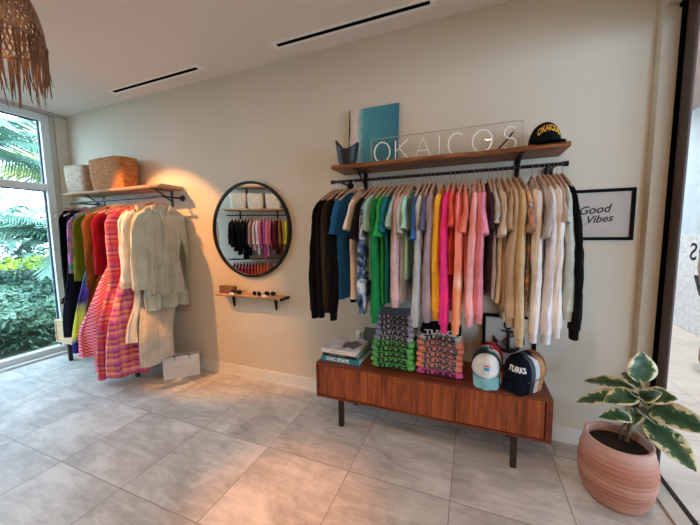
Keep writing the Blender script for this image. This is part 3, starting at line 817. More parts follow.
# ---- books
def book(x0, x1, y0, y1, z0, z1, rz, cover, pages, label, spine=None, jacket=None, group='books stacked on the walnut cabinet'):
    cx, cy = (x0+x1)/2, (y0+y1)/2
    t = empty('book', (cx, cy, z0), rz, label, 'book', group)
    w, d, h = (x1-x0)/2, (y1-y0)/2, z1-z0
    COV = MB().box(-w, w, -d, d, 0, .003).box(-w, w, -d, d, h-.003, h).box(-w, w, -d-.002, -d+.003, 0, h).ob('cover', cover, t, False)
    MB().box(-w+.004, w-.004, -d+.003, d-.004, .003, h-.003).ob('pages', pages, t, False)
    if spine:
        s, size, m_, bold, ox = spine
        text('spine_title', s, size, m_, frame_mat((ox, -d-.003, h/2), (1, 0, 0), (0, 0, 1)), COV, bold=bold, depth=.0008)
    return t, w, d, h
pg = plain('d9d2c4', .9)
rzb = math.radians(-2)
book(-1.085, -.765, 2.085, 2.385, CT, CT+.040, rzb, plain('2c8a9c', .4), pg, 'thick teal book with bold white spine title, bottom of the stack', ('CHIC STAYS', .036, plain('f0f0ee', .5), .0016, -.02))
book(-1.075, -.785, 2.09, 2.37, CT+.040, CT+.068, rzb, plain('141416', .4), pg, 'black hardback book between the teal one and the top one', ('PLACES TO STAY', .018, plain('9aa0a0', .5), .0002, -.02))
t, w_, d_, h_ = book(-1.083, -.790, 2.082, 2.36, CT+.068, CT+.100, rzb, plain('dcd8d2', .4), pg, 'white book with a grey photographic cover on top of the stack', ('TRAVEL THE ISLANDS', .013, plain('b08a86', .5), 0, 0))
cv = mottled('grey_cover_photo', ['9a96a8', 'c4c0cc', 'd8d4dc'], 6, 1.2, rough=.4)
MB().box(-w_+.002, w_-.002, -d_+.002, d_-.002, h_, h_+.0008).ob('cover_picture', cv, t, False)
r = random.Random(1); n = 26; vv = []; 
for k in range(n):
    a = 2*PI*k/n; q = 1+.22*r.uniform(-1, 1); vv.append((.055+.075*q*math.cos(a), .0+.085*q*math.sin(a), h_+.0012))
mesh_ob('cover_shape', vv, [tuple(range(n))], plain('4a4850', .5, 0, .2, 20), t, False)

# ---- folded tees, shingled so every printed front shows
def folded(cx, cy, z, w, mat, ink_, label, group, seed, tilt):
    t = empty('folded_tee', (cx, cy, z), 0, label, 'folded tee', group)
    t.rotation_euler = (math.radians(tilt), 0, random.Random(seed).uniform(-.03, .03))
    D, th = .185, .038; rs = []
    for i in range(19):
        x = -w/2 + w*i/18; e = min(1, min(i, 18-i)/1.6+.35)
        R = []
        for j in range(20):
            a = 2*PI*j/20; yy = D/2+D/2*math.copysign(abs(math.cos(a))**.18, math.cos(a)); zz = th/2*e*math.copysign(abs(math.sin(a))**.55, math.sin(a))
            q = .006*noise.noise(Vector((x*16, yy*10, seed*3.1)))
            R.append(Vector((x+q*.5, yy*(.97+.03*e)+q*.6, th/2+zz+q)))
        rs.append(R)
    BODY = MB().rings(rs).ob('folded_body', mat, t)
    # printed word wraps over the front fold
    v, f = text_verts('TURKS', .066, .0012, .0028, 0, 'CENTER', 1.0)
    vv = []
    for p in v:
        x = p.x*w/.215*.80; s_ = (p.y + .024)/.048      # 0 bottom .. 1 top of the letters
        q = .006*noise.noise(Vector((x*16, 0, seed*3.1)))
        s2 = s_*.036 - .006*(x/.12)**2 + .003
        if s2 < .033: y = -.0035 - p.z; z_ = .003+s2
        else:
            y = -.0035 + (s2-.033)*.95; z_ = .0375 + p.z
        vv.append(Vector((x+q*.5, y+q*.6, z_+q)))
    mesh_ob('printed_word', vv, f, ink_, BODY, False)
    return t
def tee_stack(cx, items, y0, z0, g):
    z = z0; y = y0
    for k, (cl, inkc, lab, w) in enumerate(items):
        folded(cx+random.Random(k+int(cx*100)).uniform(-.008, .008), y, z, w, cl, inkc, lab, g, k+cx, 5)
        z += .0385; y += .010
ordn = ['lowest', 'second', 'third', 'fourth', 'fifth']
gr, lv, sm, mg = cw('5fae62'), cw('9a9db4'), cw('dd8a74'), cw('c95a96')
bk, tl = plain('0d1012', .8), plain('1f4a5c', .8)
its = [(gr, bk, 'folded green tee with black print, %s of the five green ones from the cabinet' % ordn[k], .31) for k in range(5)]
its += [(lv, bk, 'folded lavender-grey tee with black print, %s of the grey ones above the green' % ordn[k], .29) for k in range(5)]
tee_stack(-.525, its, 2.10, CT+.004, 'folded printed tees in the green and grey stack')
its = [(mg, bk, 'folded magenta-pink tee with black print at the bottom of the salmon stack', .305)]
its += [(sm, tl, 'folded salmon tee with teal print, %s of the five salmon ones' % ordn[k], .305) for k in range(5)]
its += [(cw('b9b6b4'), bk, 'folded pale grey tee with black print on top of the salmon tees', .28), (cw('1b1b1e'), plain('c9c6c2', .8), 'folded black tee topping the salmon stack, partly behind hanging sleeves', .28)]
tee_stack(-.195, its, 2.10, CT+.004, 'folded printed tees in the salmon stack')

# ---- paper bag
def bag():
    p0, p1 = Vector((-2.935, 2.10, 0)), Vector((-2.70, 2.345, 0)); d = (p1-p0); L_ = d.length; ang = math.atan2(d.y, d.x)
    t = empty('paper_bag', (p0+p1)/2, ang, 'white paper shopping bag with ribbon handles on the floor beneath the sage dress', 'shopping bag')
    w, dp, h = L_/2, .10, .235
    rs = [[Vector((-w, 0, z)), Vector((w, 0, z)), Vector((w, dp*s*.5, z)), Vector((w, dp*s, z)), Vector((-w, dp*s, z)), Vector((-w, dp*s*.5, z))] for z, s in ((0, 1), (h*.6, .9), (h, .8))]
    top = rs[-1]; c = Vector((0, dp*.4, 0))
    inn = [[p+(Vector((0, dp*.4, h))-p)*.02 for p in top], [Vector((p.x*.98, p.y*.96+.002, .01)) for p in rs[0]]]
    MB().rings(rs+inn).ob('body', plain('dedbd6', .6, 0, .02), t, False)
    rb = plain('27485c', .6)
    for x in (-.06, .075):
        MB().tube([(x, -.002, h-.045), (x+.004, -.004, h-.01), (x-.008, .0, h+.012), (x-.004, .02, h+.016)], .0035, 6).ob('ribbon', rb, t)
    MB().tube([(-.06, .0, h-.008), (-.02, .01, h+.03), (.03, .01, h+.032), (.075, .0, h-.008)], .002, 6).ob('cord_handle', rb, t)
    text('lettering', 'OKAICOS', .026, plain('8f8f92', .7), frame_mat((0, -.0008, h*.52), (1, 0, 0), (0, 0, 1)), t, depth=.0006, spacing=1.6)
bag()

# ---- pendant lamp
def pendant():
    cx, cy, zr, R = -2.39, .88, 2.555, .232
    t = empty('wicker_pendant_lamp', (cx, cy, zr), 0, 'woven straw dome pendant lamp with long hanging fringe at top left', 'pendant lamp')
    straw = mottled('lamp_straw', ['4e3a2c', '7c6048', '977858'], 14, .5, (1, 1, 1), .85)
    fringe_m = mottled('fringe_straw', ['4a3426', '745642', '917258'], 9, .5, (1, 1, .3), .85)
    H_ = .33
    def dome(a, s): # s 0 rim .. 1 top
        r = R*math.cos(s*PI/2)**.62*(1-.02*s) if s < 1 else 0
        return Vector((max(r, .03)*math.cos(a), max(r, .03)*math.sin(a), H_*math.sin(s*PI/2)))
    mb = MB(); n = 52
    for k in range(n):
        for sg in (-1, 1):
            mb.tube([dome(2*PI*k/n + sg*s*1.1, s) for s in [i/16 for i in range(16)]], .0044, 4)
    for s in [i/13 for i in range(1, 13)]:
        mb.tube([dome(2*PI*k/40, s) for k in range(40)], .0032, 4, closed=True)
    mb.ob('woven_shade', straw, t)
    mb = MB().tube([Vector((R*1.01*math.cos(2*PI*k/48), R*1.01*math.sin(2*PI*k/48), 0)) for k in range(48)], .0085, 6, closed=True)
    mb.ob('rim', straw, t)
    r = random.Random(8); mb = MB()
    for k in range(200):
        a = r.uniform(0, 2*PI); l = r.uniform(.13, .30); rr = R*r.uniform(.96, 1.03); p = Vector((rr*math.cos(a), rr*math.sin(a), 0)); q = []
        dx, dy = r.uniform(-.02, .02), r.uniform(-.02, .02)
        for i in range(6):
            s = i/5; q.append(p + Vector((dx*s*s+.004*math.sin(3*s+k), dy*s*s, -l*s)))
        mb.tube(q, [.0036, .0034, .0032, .003, .0026, .0012], 4)
    tag(mb.ob('fringe', fringe_m, t), None, kind='stuff')
    # small bulb, socket, cord, rose
    MB().tube([(0, 0, H_-.01), (0, 0, CZ-zr-.02)], .004, 8).ob('cord', plain('3a2c22', .7), t)
    MB().lathe([(.05, CZ-zr), (.05, CZ-zr-.02), (.01, CZ-zr-.025)], 20).ob('ceiling_rose', plain('3a2c22', .6), t)
    MB().tube([(0, 0, H_-.01), (0, 0, .19)], .018, 12).ob('socket', plain('2a2420', .5), t)
    m, b, N, L = base('bulb_glow'); b.inputs['Emission Color'].default_value = (1, .62, .32, 1); b.inputs['Emission Strength'].default_value = 14; b.inputs['Base Color'].default_value = (1, .9, .8, 1)
    MB().lathe([(.012, .19), (.030, .165), (.034, .145), (.026, .12), (.006, .11)], 16).ob('bulb', m, t)
    light('pendant_bulb', 'POINT', (cx, cy, zr+.085), 3.5, (1, .6, .34), shadow_soft_size=.03)
pendant()

# ---- potted rubber plant
def plant():
    cx, cy = .775, 2.025
    t = empty('terracotta_planter', (cx, cy, 0), 0, 'ribbed pinkish terracotta pot on the floor beside the glass door', 'planter')
    prof = []
    base_p = [(0, .125), (.02, .140), (.08, .160), (.14, .171), (.20, .173), (.26, .166), (.31, .156), (.345, .148)]
    N_ = 46
    for i in range(N_+1):
        z = .345*i/N_
        r_ = lerp_tab([(a, b) for a, b in base_p], z)[0]
        prof.append((r_ + (.0032*math.sin(z*2*PI/.0255) if .02 < z < .31 else 0), z))
    prof += [(.150, .352), (.142, .355), (.134, .350), (.132, .30)]
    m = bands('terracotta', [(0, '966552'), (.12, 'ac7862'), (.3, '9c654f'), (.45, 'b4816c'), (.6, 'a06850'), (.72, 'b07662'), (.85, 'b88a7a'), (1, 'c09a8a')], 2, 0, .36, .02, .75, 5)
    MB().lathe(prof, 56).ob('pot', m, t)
    MB().lathe([(.133, .30), (.133, .306), (.001, .312)], 32).ob('soil', plain('1a120d', .95, 0, .4, 30), t)
    p = empty('rubber_plant', (.835, 2.085, .31), 0, 'variegated green and cream rubber plant growing in the terracotta pot', 'plant')
    o0 = Vector((.835, 2.085, .31))
    ml, b, N, L = base('variegated_leaf', .32, 0, .5)
    at = N.new('ShaderNodeAttribute'); at.attribute_name = 'edge'
    v = coords(N, L)
    q = N.new('ShaderNodeMath'); q.operation = 'MULTIPLY_ADD'; q.inputs[1].default_value = .9
    L.new(noise_tex(N, L, v, 34, 3, .4), q.inputs[0]); L.new(at.outputs['Fac'], q.inputs[2])
    L.new(ramp(N, L, q.outputs[0], [(.0, '28472f'), (.42, '22402a'), (.80, '42603c'), (.87, 'c9bd94'), (1.0, 'd6caa4')]), b.inputs['Base Color'])
    stem = plain('6d5a3c', .7, 0, .15, 20)
    MB().tube([(0, 0, -.02), (.01, 0, .08), (.028, -.01, .18), (.04, -.01, .28), (.043, -.01, .34)], [.011, .010, .009, .007, .004], 8).ob('stem', stem, p)
    MB().tube([(-.02, .01, -.02), (-.03, .0, .06), (-.01, -.02, .12)], [.008, .007, .004], 8).ob('stem', stem, p)
    def leaf(b0, tip, w, up=(0, 0, 1), cup=.25, droop=.03, seed=0):
        b0, tip = Vector(b0)-o0, Vector(tip)-o0
        ax = tip-b0; l = ax.length; ax.normalize(); side = ax.cross(Vector(up)).normalized(); nn = side.cross(ax)
        nu, nv = 14, 8; V = []; F = []; E = []
        for i in range(nu+1):
            s = i/nu; wd_ = 1.22*w*(math.sin(PI*s**.85)**.75)*(1 if s < .93 else 1)
            if i in (0, nu): wd_ = .001
            for j in range(nv+1):
                q_ = (j/nv-.5)*2
                c_ = b0 + ax*l*s - nn*droop*4*(s-.5)**2 + nn*droop + side*q_*wd_ + nn*(cup*abs(q_)**1.6*wd_) + nn*.006*noise.noise(Vector((s*5, q_*2, seed)))
                V.append(c_); E.append(max(abs(q_)**1.3*.55, abs(2*s-1)**3*.35) + .02)
        for i in range(nu):
            for j in range(nv):
                a = i*(nv+1)+j; F.append((a, a+1, a+nv+2, a+nv+1))
        o = mesh_ob('leaf', V, F, ml, p)
        at_ = o.data.attributes.new('edge', 'FLOAT', 'POINT')
        for k, e in enumerate(E): at_.data[k].value = e
        sd = o.modifiers.new('thick', 'SOLIDIFY'); sd.thickness = .0015
        st = o0
    top = (.875, 2.075, .62)
    leaf((.872, 2.078, .66), (.870, 2.085, .835), .055, (0, -1, .1), .15, .006, 1)
    leaf((.858, 2.09, .612), (.655, 2.20, .575), .040, (0, -.45, 1), .2, .02, 2)
    leaf((.855, 2.08, .575), (.592, 2.09, .485), .040, (0, -.5, 1), .2, .02, 3)
    leaf((.862, 2.05, .60), (.690, 2.00, .555), .042, (0, -.7, 1), .2, .02, 4)
    leaf((.850, 2.06, .455), (.672, 2.00, .46), .036, (0, -.5, 1), .3, .02, 5)
    leaf((.885, 2.06, .60), (.985, 1.98, .64), .040, (-.2, -.8, .7), .2, .01, 6)
    leaf((.900, 2.05, .54), (1.035, 1.80, .575), .055, (-.8, -.6, 1.1), .2, .02, 7)
    leaf((.885, 2.04, .47), (1.00, 1.83, .36), .058, (-.1, -.8, .9), .2, .02, 8)
    leaf((.870, 2.08, .63), (.84, 2.20, .66), .036, (0, -1, .6), .2, .01, 9)
    leaf((.865, 2.07, .56), (.80, 1.985, .63), .03, (0, -.6, 1), .3, .01, 10)
    leaf((.868, 2.07, .52), (.90, 1.95, .50), .036, (0, -.4, 1), .3, .02, 11)
    leaf((.860, 2.09, .50), (.86, 2.25, .54), .04, (0, -.7, 1), .2, .02, 12)
    leaf((.868, 2.06, .58), (.925, 1.985, .66), .03, (0, -.9, .7), .2, .01, 13)
    leaf((.855, 2.06, .50), (.81, 1.96, .47), .028, (0, -.5, 1), .3, .02, 14)
    return p
plant()

# ================================================================== CLOTHES
def hanger(x, y, z, rz, label, group, half=.205, simple=False, pos=None):
    t = empty('wooden_hanger', pos or (x, y, z), rz, label, 'hanger', group)
    r = []
    for i in range(17):
        s = -1+2*i/16; X = half*s; Z = -.060-.100*abs(s)**1.2; h = .021*(1-.45*abs(s)); d = .0065
        r.append([Vector((X, -d, Z-h)), Vector((X, d, Z-h)), Vector((X, d, Z+h*.2)), Vector((X, 0, Z+h*.45)), Vector((X, -d, Z+h*.2))])
    MB().rings(r).ob('shoulder_bar', hanger_wood, t)
    if not simple:
        k = MB(); k.tube([(0, 0, -.068), (0, 0, -.035)] + [(.0145*math.cos(a), 0, .0005+.0145*math.sin(a)) for a in [-.9+i*(PI+1.4)/10 for i in range(11)]], .0016, 6)
        k.ob('hook', plain('8f8b86', .3, .9), t)
    return t
def wallclamp(p, lim=-.215, end=-.236):
    if p.x < lim: p.x = lim + (end-lim)*(1-math.exp((p.x-lim)/(lim-end)*1.0))
    return p
def torso(prof, seed, k=22, n=36, rows=24, warp=None, zt=-.094, zb=-.86, wr=.004, sl=0, asym=0, nd=.03, nw=.07):
    """prof rows: (depth below rail, half width, half thickness, fold amplitude)"""
    rs = []; r = random.Random(seed); ph = r.uniform(0, 6); ph2 = r.uniform(0, 6)
    zs = [zt-.0, zt-.012, zt-.026, zt-.042, zt-.06, zt-.085] + [zt-.12+(zb-(zt-.12))*(i/(rows-1))**1.0 for i in range(rows)]
    for iz, z in enumerate(zs):
        hw, th, am = lerp_tab(prof, -z)
        R = []
        for j in range(n):
            a = 2*PI*j/n; c, s = math.cos(a), math.sin(a)
            X = hw*math.copysign(abs(c)**.75, c); Y = th*math.copysign(abs(s)**.8, s)
            Y += am*math.sin(k*X+ph+2.0*noise.noise(Vector((X*3, z*1.2, seed))))*(1-.35*abs(c)**4)
            Y += am*.6*math.sin(k*2.3*X+ph2+z*2)*(abs(c) < .97)
            Y += wr*noise.noise(Vector((X*10, s*.6+z*7, seed*1.7)))*2
            X += wr*1.2*noise.noise(Vector((z*6, seed*2.1, c)))
            zz = z + (.012*noise.noise(Vector((X*8, seed, 5))) if z == zs[-1] else 0) - sl*abs(X)*abs(z-zt)/abs(zb-zt) + asym*X*(z == zs[-1])
            if iz < 7 and s > -.1: zz -= nd*max(0, 1-(X/nw)**2)*(1-iz/7)*min(1, s+.1)*(zt > -.2)
            p = Vector((X, Y, zz))
            R.append(wallclamp(warp(p) if warp else p))
        rs.append(R)
    return MB().rings(rs)
def sleeve_mb(side, x0, z0, L, w0, w1, t0, t1, ang, seed, off=0, fwd=0, cuff=.0, n=18, rows=16, flare=0, wr=.006, warp=None):
    rs = []; p = Vector((side*x0, 0, z0)); r = random.Random(seed*7+side)
    a = math.radians(62)
    for i in range(rows+1):
        s = i/rows
        aim_ = math.radians(62)*(1-min(1, s*L/.10)) + math.radians(ang)*min(1, s*L/.10)
        d = Vector((side*math.sin(aim_), 0, -math.cos(aim_))); nn = Vector((math.cos(aim_)*side, 0, math.sin(aim_)))
        w = w0+(w1-w0)*s + flare*s*s; t_ = t0+(t1-t0)*s + flare*.5*s*s
        if cuff and s > 1-cuff/L*1.0: w *= .80; t_ *= .82
        c = p + Vector((0, off*min(1, s*2.2) + .006*math.sin(s*5+seed), 0)) + Vector((side*fwd*s, 0, 0))
        R = []
        for j in range(n):
            q = 2*PI*j/n; e = 1+.26*noise.noise(Vector((math.cos(q)*1.6, math.sin(q)*1.6+s*3.2, seed)))
            z_ = wr*noise.noise(Vector((math.cos(q)*2+seed, math.sin(q)*2, s*9)))
            v = c + nn*(w*e*math.cos(q)) + Vector((0, t_*e*math.sin(q)+z_, 0))
            R.append(wallclamp(warp(v) if warp else v))
        rs.append(R); p = p + d*(L/rows)
    return MB().rings(rs)

TEE = [(.09, .062, .012, 0), (.105, .095, .013, 0), (.13, .145, .014, 0), (.155, .188, .015, .001), (.18, .212, .016, .002), (.25, .224, .016, .005), (.5, .226, .018, .009), (.9, .232, .020, .010), (1.7, .24, .02, .012)]
def collar_mb(w=.064, z=-.094, th=.015, r=.006):
    return MB().tube([Vector((w*math.cos(a), th*math.sin(a), z-.030*max(0, math.sin(a)))) for a in [2*PI*k/24 for k in range(24)]], r, 6, closed=True)
def garment(name, x, yaw, mat, label, kind, cat, L=.87, SL=.84, sw=.052, off=0, group=None, y=RY, z=RZ, mat2=None, seed=1, pos=None, rz=None, near_only=False, ang=2, thick=1.0):
    rz_ = rz if rz is not None else -PI/2+math.radians(yaw)
    t = empty(name, pos or (x, y, z), rz_, label, cat, group)
    prof = [(a, b, c*thick, d*thick) for a, b, c, d in TEE]
    torso(prof, seed, zb=-L).ob('body', mat, t)
    m2 = mat2 or mat
    collar_mb().ob('collar', m2, t)
    for s in (1, -1):
        if kind == 'tee':
            sleeve_mb(s, .160, -.192, .195+.10*((seed*37) % 10)/10, .052, .076, .016, .021, 9, seed, off*.5*s, n=20, rows=9, wr=.010).ob('sleeve', m2, t)
        elif kind == 'long':
            l = SL if s > 0 else SL-.03
            SLV = sleeve_mb(s, .166, -.196, l-.075, .054, sw*.72, .021, .027, ang if s > 0 else 0, seed, off*s, wr=.008, n=24, rows=22).ob('sleeve', m2, t)
            # ribbed cuff
            e = sleeve_mb(s, .166, -.196, l-.075, .054, sw*.72, .021, .027, ang if s > 0 else 0, seed, off*s, wr=.008, n=24, rows=22)
            c = sum((e.v[k] for k in range(len(e.v)-24, len(e.v))), Vector())/24
            cr = []
            for q_, rr in ((.0, .92), (-.004, .84), (-.055, .80), (-.06, .74)):
                cr.append([Vector((max(-.236, c.x+sw*.66*rr*math.cos(2*PI*j/36)*(1+.03*(j % 2))), c.y+.026*rr*math.sin(2*PI*j/36)*(1+.03*(j % 2)), c.z+q_+.004)) for j in range(36)])
            MB().rings(cr).ob('cuff', m2, SLV)
    if kind == 'long' or kind == 'sweat':
        hem = torso([(a, b*.985, c*1.05, d) for a, b, c, d in prof], seed, zt=-L+.05, zb=-L-.012, rows=3, n=36)
    return t

# ---- the long row of tees and sweatshirts
navy_tie = mottled('navy_tie_dye', ['0f1830', '1c2a4a', '4a6590', 'b8c6d8', 'e0e4ea'], 7, 2.2, (1, 1, 1))
salmon_tie = bands('salmon_dip_dye', [(0, 'ee9a6e'), (.28, 'f09a74'), (.34, 'f8d0b8'), (.42, 'f0907a'), (1, 'ec7c86')], 2, -1.0, -.1, .03)
silver = cloth('b6bfc6')
mint_tie = mottled('mint_wash', ['8fc4b4', 'aadccb', 'c4e6da'], 9, 1)
ROW = [
 # x, yaw, kind, material, what, torso length, sleeve length, sleeve width, sleeve offset
 (-1.003, -12, 'long', cloth('0d0d0e'), 'black sweatshirt, leftmost in the long row', .84, .87, .060, -.015),
 (-.977, -9, 'long', cloth('121213'), 'black sweatshirt second from the left end of the row', .86, .86, .050, .0),
 (-.944, -8, 'long', cloth('35302c'), 'washed charcoal-brown sweatshirt between black ones', .82, .82, .045, .0),
 (-.902, -6, 'long', cloth('0d0d0e'), 'black sweatshirt just left of the royal blue tee', .84, .87, .062, .010),
 (-.842, -13, 'tee', cloth('245a8c'), 'royal blue tee near the left end of the row', .87, 0, 0, 0),
 (-.770, -4, 'tee', cloth('e8dccb'), 'cream short-sleeved tee right of the royal blue one', .86, 0, 0, 0),
 (-.694, -9, 'tee', cloth('17181c'), 'black short-sleeved tee beside the cream one', .80, 0, 0, 0),
 (-.663, -6, 'long', navy_tie, 'navy and white tie-dye long-sleeved tee', .87, .80, .075, -.005),
 (-.628, -7, 'tee', cloth('8fb5a5'), 'pale sage green tee between tie-dye and green shirts', .72, 0, 0, 0),
 (-.589, -5, 'long', cloth('1f8048'), 'emerald green long-sleeved shirt', .92, .86, .058, 0),
 (-.553, -5, 'tee', cloth('2c9a52'), 'bright green tee behind the emerald long-sleeved shirt', .88, 0, 0, 0),
 (-.524, -5, 'tee', cloth('1c7686'), 'dark teal tee right of the green shirts', .87, 0, 0, 0),
 (-.481, -4, 'tee', cloth('a3b8b8'), 'pale blue-grey tee with long body right of the teal tee', .90, 0, 0, 0),
 (-.453, -3, 'long', cloth('d3b0b4'), 'dusty blush long-sleeved top left of the mint tee', .82, .74, .044, 0),
 (-.421, -3, 'tee', cloth('b3b9b6'), 'light grey tee directly left of the mint tee', .86, 0, 0, 0),
 (-.397, -3, 'tee', mint_tie, 'mint green tee in the left half of the row', .70, 0, 0, 0),
 (-.335, -3, 'tee', cloth('3a5c8e'), 'slate blue tee right of the mint one', .78, 0, 0, 0),
 (-.303, -3, 'long', silver, 'silver-blue long-sleeved top beneath the slate blue tee', .84, .86, .036, -.012),
 (-.276, -3, 'tee', cloth('5c5f7c'), 'dark grey-violet tee right of the slate blue one', .70, 0, 0, 0),
 (-.249, -2, 'long', cloth('a3929e'), 'mauve-grey sweatshirt left of the yellow top', .82, .82, .056, .0),
 (-.197, -3, 'long', cloth('eab23c'), 'golden yellow top between the mauve and hot pink ones', .84, .80, .036, .0),
 (-.148, -2, 'long', cloth('e83a88'), 'hot pink sweatshirt in the middle of the row', .86, .88, .060, -.004),
 (-.117, -2, 'tee', cloth('e05a4c'), 'coral red tee directly right of the hot pink sweatshirt', .66, 0, 0, 0),
 (-.073, -2, 'long', salmon_tie, 'salmon and orange dip-dyed sweatshirt', .84, .88, .058, .0),
 (-.047, 0, 'tee', cloth('e4806e'), 'salmon orange tee between dip-dyed and light pink sweatshirts', .70, 0, 0, 0),
 (.001, 0, 'long', cloth('eeb0b4'), 'light pink sweatshirt in the middle of the row', .82, .82, .060, -.006),
 (.026, 2, 'long', cloth('dc8896'), 'rose pink long-sleeved top under the bright pink tee', .80, .80, .048, .006),
 (.045, 3, 'tee', cloth('f0a0c4'), 'bubblegum pink short-sleeved tee', .72, 0, 0, 0),
 (.086, 3, 'tee', cloth('3f2c34'), 'dark plum tee between the pink and grey tees', .76, 0, 0, 0),
 (.106, 6, 'tee', cloth('b8b6ba'), 'heather grey tee right of the dark plum tee', .80, 0, 0, 0),
 (.138, 8, 'tee', cloth('cfc3b0'), 'oatmeal short-sleeved tee right of the heather grey one', .82, 0, 0, 0),
 (.168, 9, 'tee', cloth('a98d70'), 'tan brown tee left of the khaki sweatshirt', .84, 0, 0, 0),
 (.200, 8, 'long', cloth('b5997a'), 'camel sweatshirt half hidden by the khaki one', .84, .80, .052, -.01),
 (.232, 9, 'long', cloth('c6ae88'), 'khaki beige sweatshirt with the lowest hanging sleeve', .86, .91, .068, .0),
 (.262, 11, 'tee', mottled('beach_print', ['c6ab86', 'd2b894', '5f7480', 'c87a4a', 'd8c4a0'], 14, .8), 'beige tee with a colourful printed panel', .86, 0, 0, 0),
 (.330, 12, 'long', cloth('e4dedb'), 'off-white sweatshirt right of the printed beige tee', .84, .88, .056, -.004),
 (.365, 13, 'tee', cloth('a79c98'), 'taupe grey tee between the off-white sweatshirts', .82, 0, 0, 0),
 (.393, 13, 'long', cloth('dcdade'), 'white sweatshirt fourth from the right end', .84, .88, .050, .0),
 (.416, 14, 'long', cloth('e8e4e0'), 'white textured top third from the right end', .82, .84, .050, .018),
 (.442, 15, 'tee', cloth('b9b0a4'), 'stone beige tee close to the right end', .80, 0, 0, 0),
 (.462, 16, 'long', cloth('bccbc6'), 'pale mint-grey top next to the black one at the right end', .80, .74, .050, .020),
 (.488, 17, 'long', cloth('101011'), 'black long-sleeved top at the right end of the row', .84, .84, .064, .028),
]
for i, (x, yaw, kind, mt, what, L_, SL_, sw, off) in enumerate(ROW):
    if x > .3: yaw *= .12
    elif x > .1: yaw *= .6
    short = what.split(',')[0]
    g = 'tees and sweatshirts on the long rail'
    nm = 'tee_shirt' if kind == 'tee' else 'sweatshirt'
    garment(nm, x, yaw, mt, what + ' under the dark shelf' if len(what.split()) < 12 else what, kind, 'tee' if kind == 'tee' else 'sweatshirt', L_, SL_, sw, off, g, seed=i+1)
    h = hanger(x, RY, RZ, -PI/2+math.radians(yaw), 'wooden hanger holding the ' + ' '.join(short.split()[:10]), 'wooden hangers on the long rail')
# beads of the printed panel are part of the cloth's own pattern

# ---- dresses by the window
def hang_warp(t0=-.50, t1=-1.38, shift=.29, squeeze=.38, spread=.45, dy=.10):
    def w(p):
        s = max(0, min(1, (t0-p.z)/(t0-t1))); s = s*s*(3-2*s)
        return Vector((p.x*(1-s*(1-squeeze)) + s*shift, p.y - p.x*spread*s + dy*s, p.z))
    return w
GW = 'dresses and tops on the window rail'
def wide(prof): return prof
def dress(x, yaw, parts, label, name='dress', cat='dress', hang=True, seed=1):
    t = empty(name, (x, RY, RZ), -PI/2+math.radians(yaw), label, cat, GW)
    for nm, mb, m in parts: mb.ob(nm, m, t)
    if hang: hanger(x, RY, RZ, -PI/2+math.radians(yaw), 'wooden hanger holding the ' + ' '.join(label.split(',')[0].split()[:10]), 'wooden hangers on the window rail')
    return t
hw = hang_warp()
# sleeveless black dress with feather hem
blk = cloth('0c0d10'); blk2 = cloth('1d2230')
P = [(.09, .12, .014, 0), (.13, .15, .02, .002), (.2, .18, .025, .006), (.6, .19, .03, .014), (1.0, .19, .03, .018), (1.6, .2, .035, .02)]
fr = MB(); r = random.Random(4)
for k in range(700):
    a = r.uniform(0, 2*PI); p = Vector((.19*math.cos(a), .035*math.sin(a), -1.08-r.uniform(0, .05)))
    d = Vector((math.cos(a)*.7+r.uniform(-.5, .5), math.sin(a)*.7+r.uniform(-.6, .6), -1.1+r.uniform(-.4, .6))).normalized()*r.uniform(.04, .09)
    e = Vector((r.uniform(-1, 1), r.uniform(-1, 1), 0)).normalized()*.003
    fr.add([p-e, p+e, p+d*.6+e*1.6, p+d], [(0, 1, 2, 3)])
dress(-4.36, -8, [('body', torso(P, 31, zb=-1.10), blk), ('feather_trim', fr, blk), ('strap', MB().tube([(.09, .01, -.10), (.08, 0, -.085), (.07, -.01, -.10)], .004, 6), blk)],
      'black sleeveless dress with a feathery hem, leftmost on the window rail')
dress(-4.20, -3, [('body', torso([(a, b*1.05, c, d) for a, b, c, d in P], 33, zb=-1.50, warp=hang_warp(-.5, -1.38, .24, .5, .15)), blk2)],
      'long black sheer dress directly right of the feather-hem dress')
# tie-dye blouse and cobalt pants
tie = mottled('teal_pink_tie', ['1f7f8c', '2a9aa0', 'd884b4', '9a6cc0', '2a5fa8'], 5, 1.5)
dress(-3.99, -3, [('body', torso(TEE, 35, zb=-.82, k=26), tie), ('sleeve', sleeve_mb(1, .165, -.200, .62, .05, .06, .024, .03, 2, 35), tie), ('sleeve', sleeve_mb(-1, .165, -.200, .42, .05, .06, .024, .03, 2, 36), tie), ('collar', collar_mb(), tie)],
      'short teal, pink and violet tie-dye blouse beside the black dresses', 'blouse', 'blouse')
cob = mottled('blue_swirl_dye', ['241a5c', '2f3a9c', '2f8fb0', '1f2a6c'], 4, 1.5)
# lime blouse
lime_c = cloth('717c22')
dress(-3.88, -4, [('body', torso(TEE, 37, zb=-.90, k=26), lime_c), ('sleeve', sleeve_mb(1, .165, -.200, .70, .055, .060, .024, .034, 2, 37), lime_c), ('sleeve', sleeve_mb(-1, .165, -.200, .5, .055, .060, .024, .034, 2, 38), lime_c), ('collar', collar_mb(), lime_c)],
      'olive lime-green blouse with long sleeves near the window', 'blouse', 'blouse')
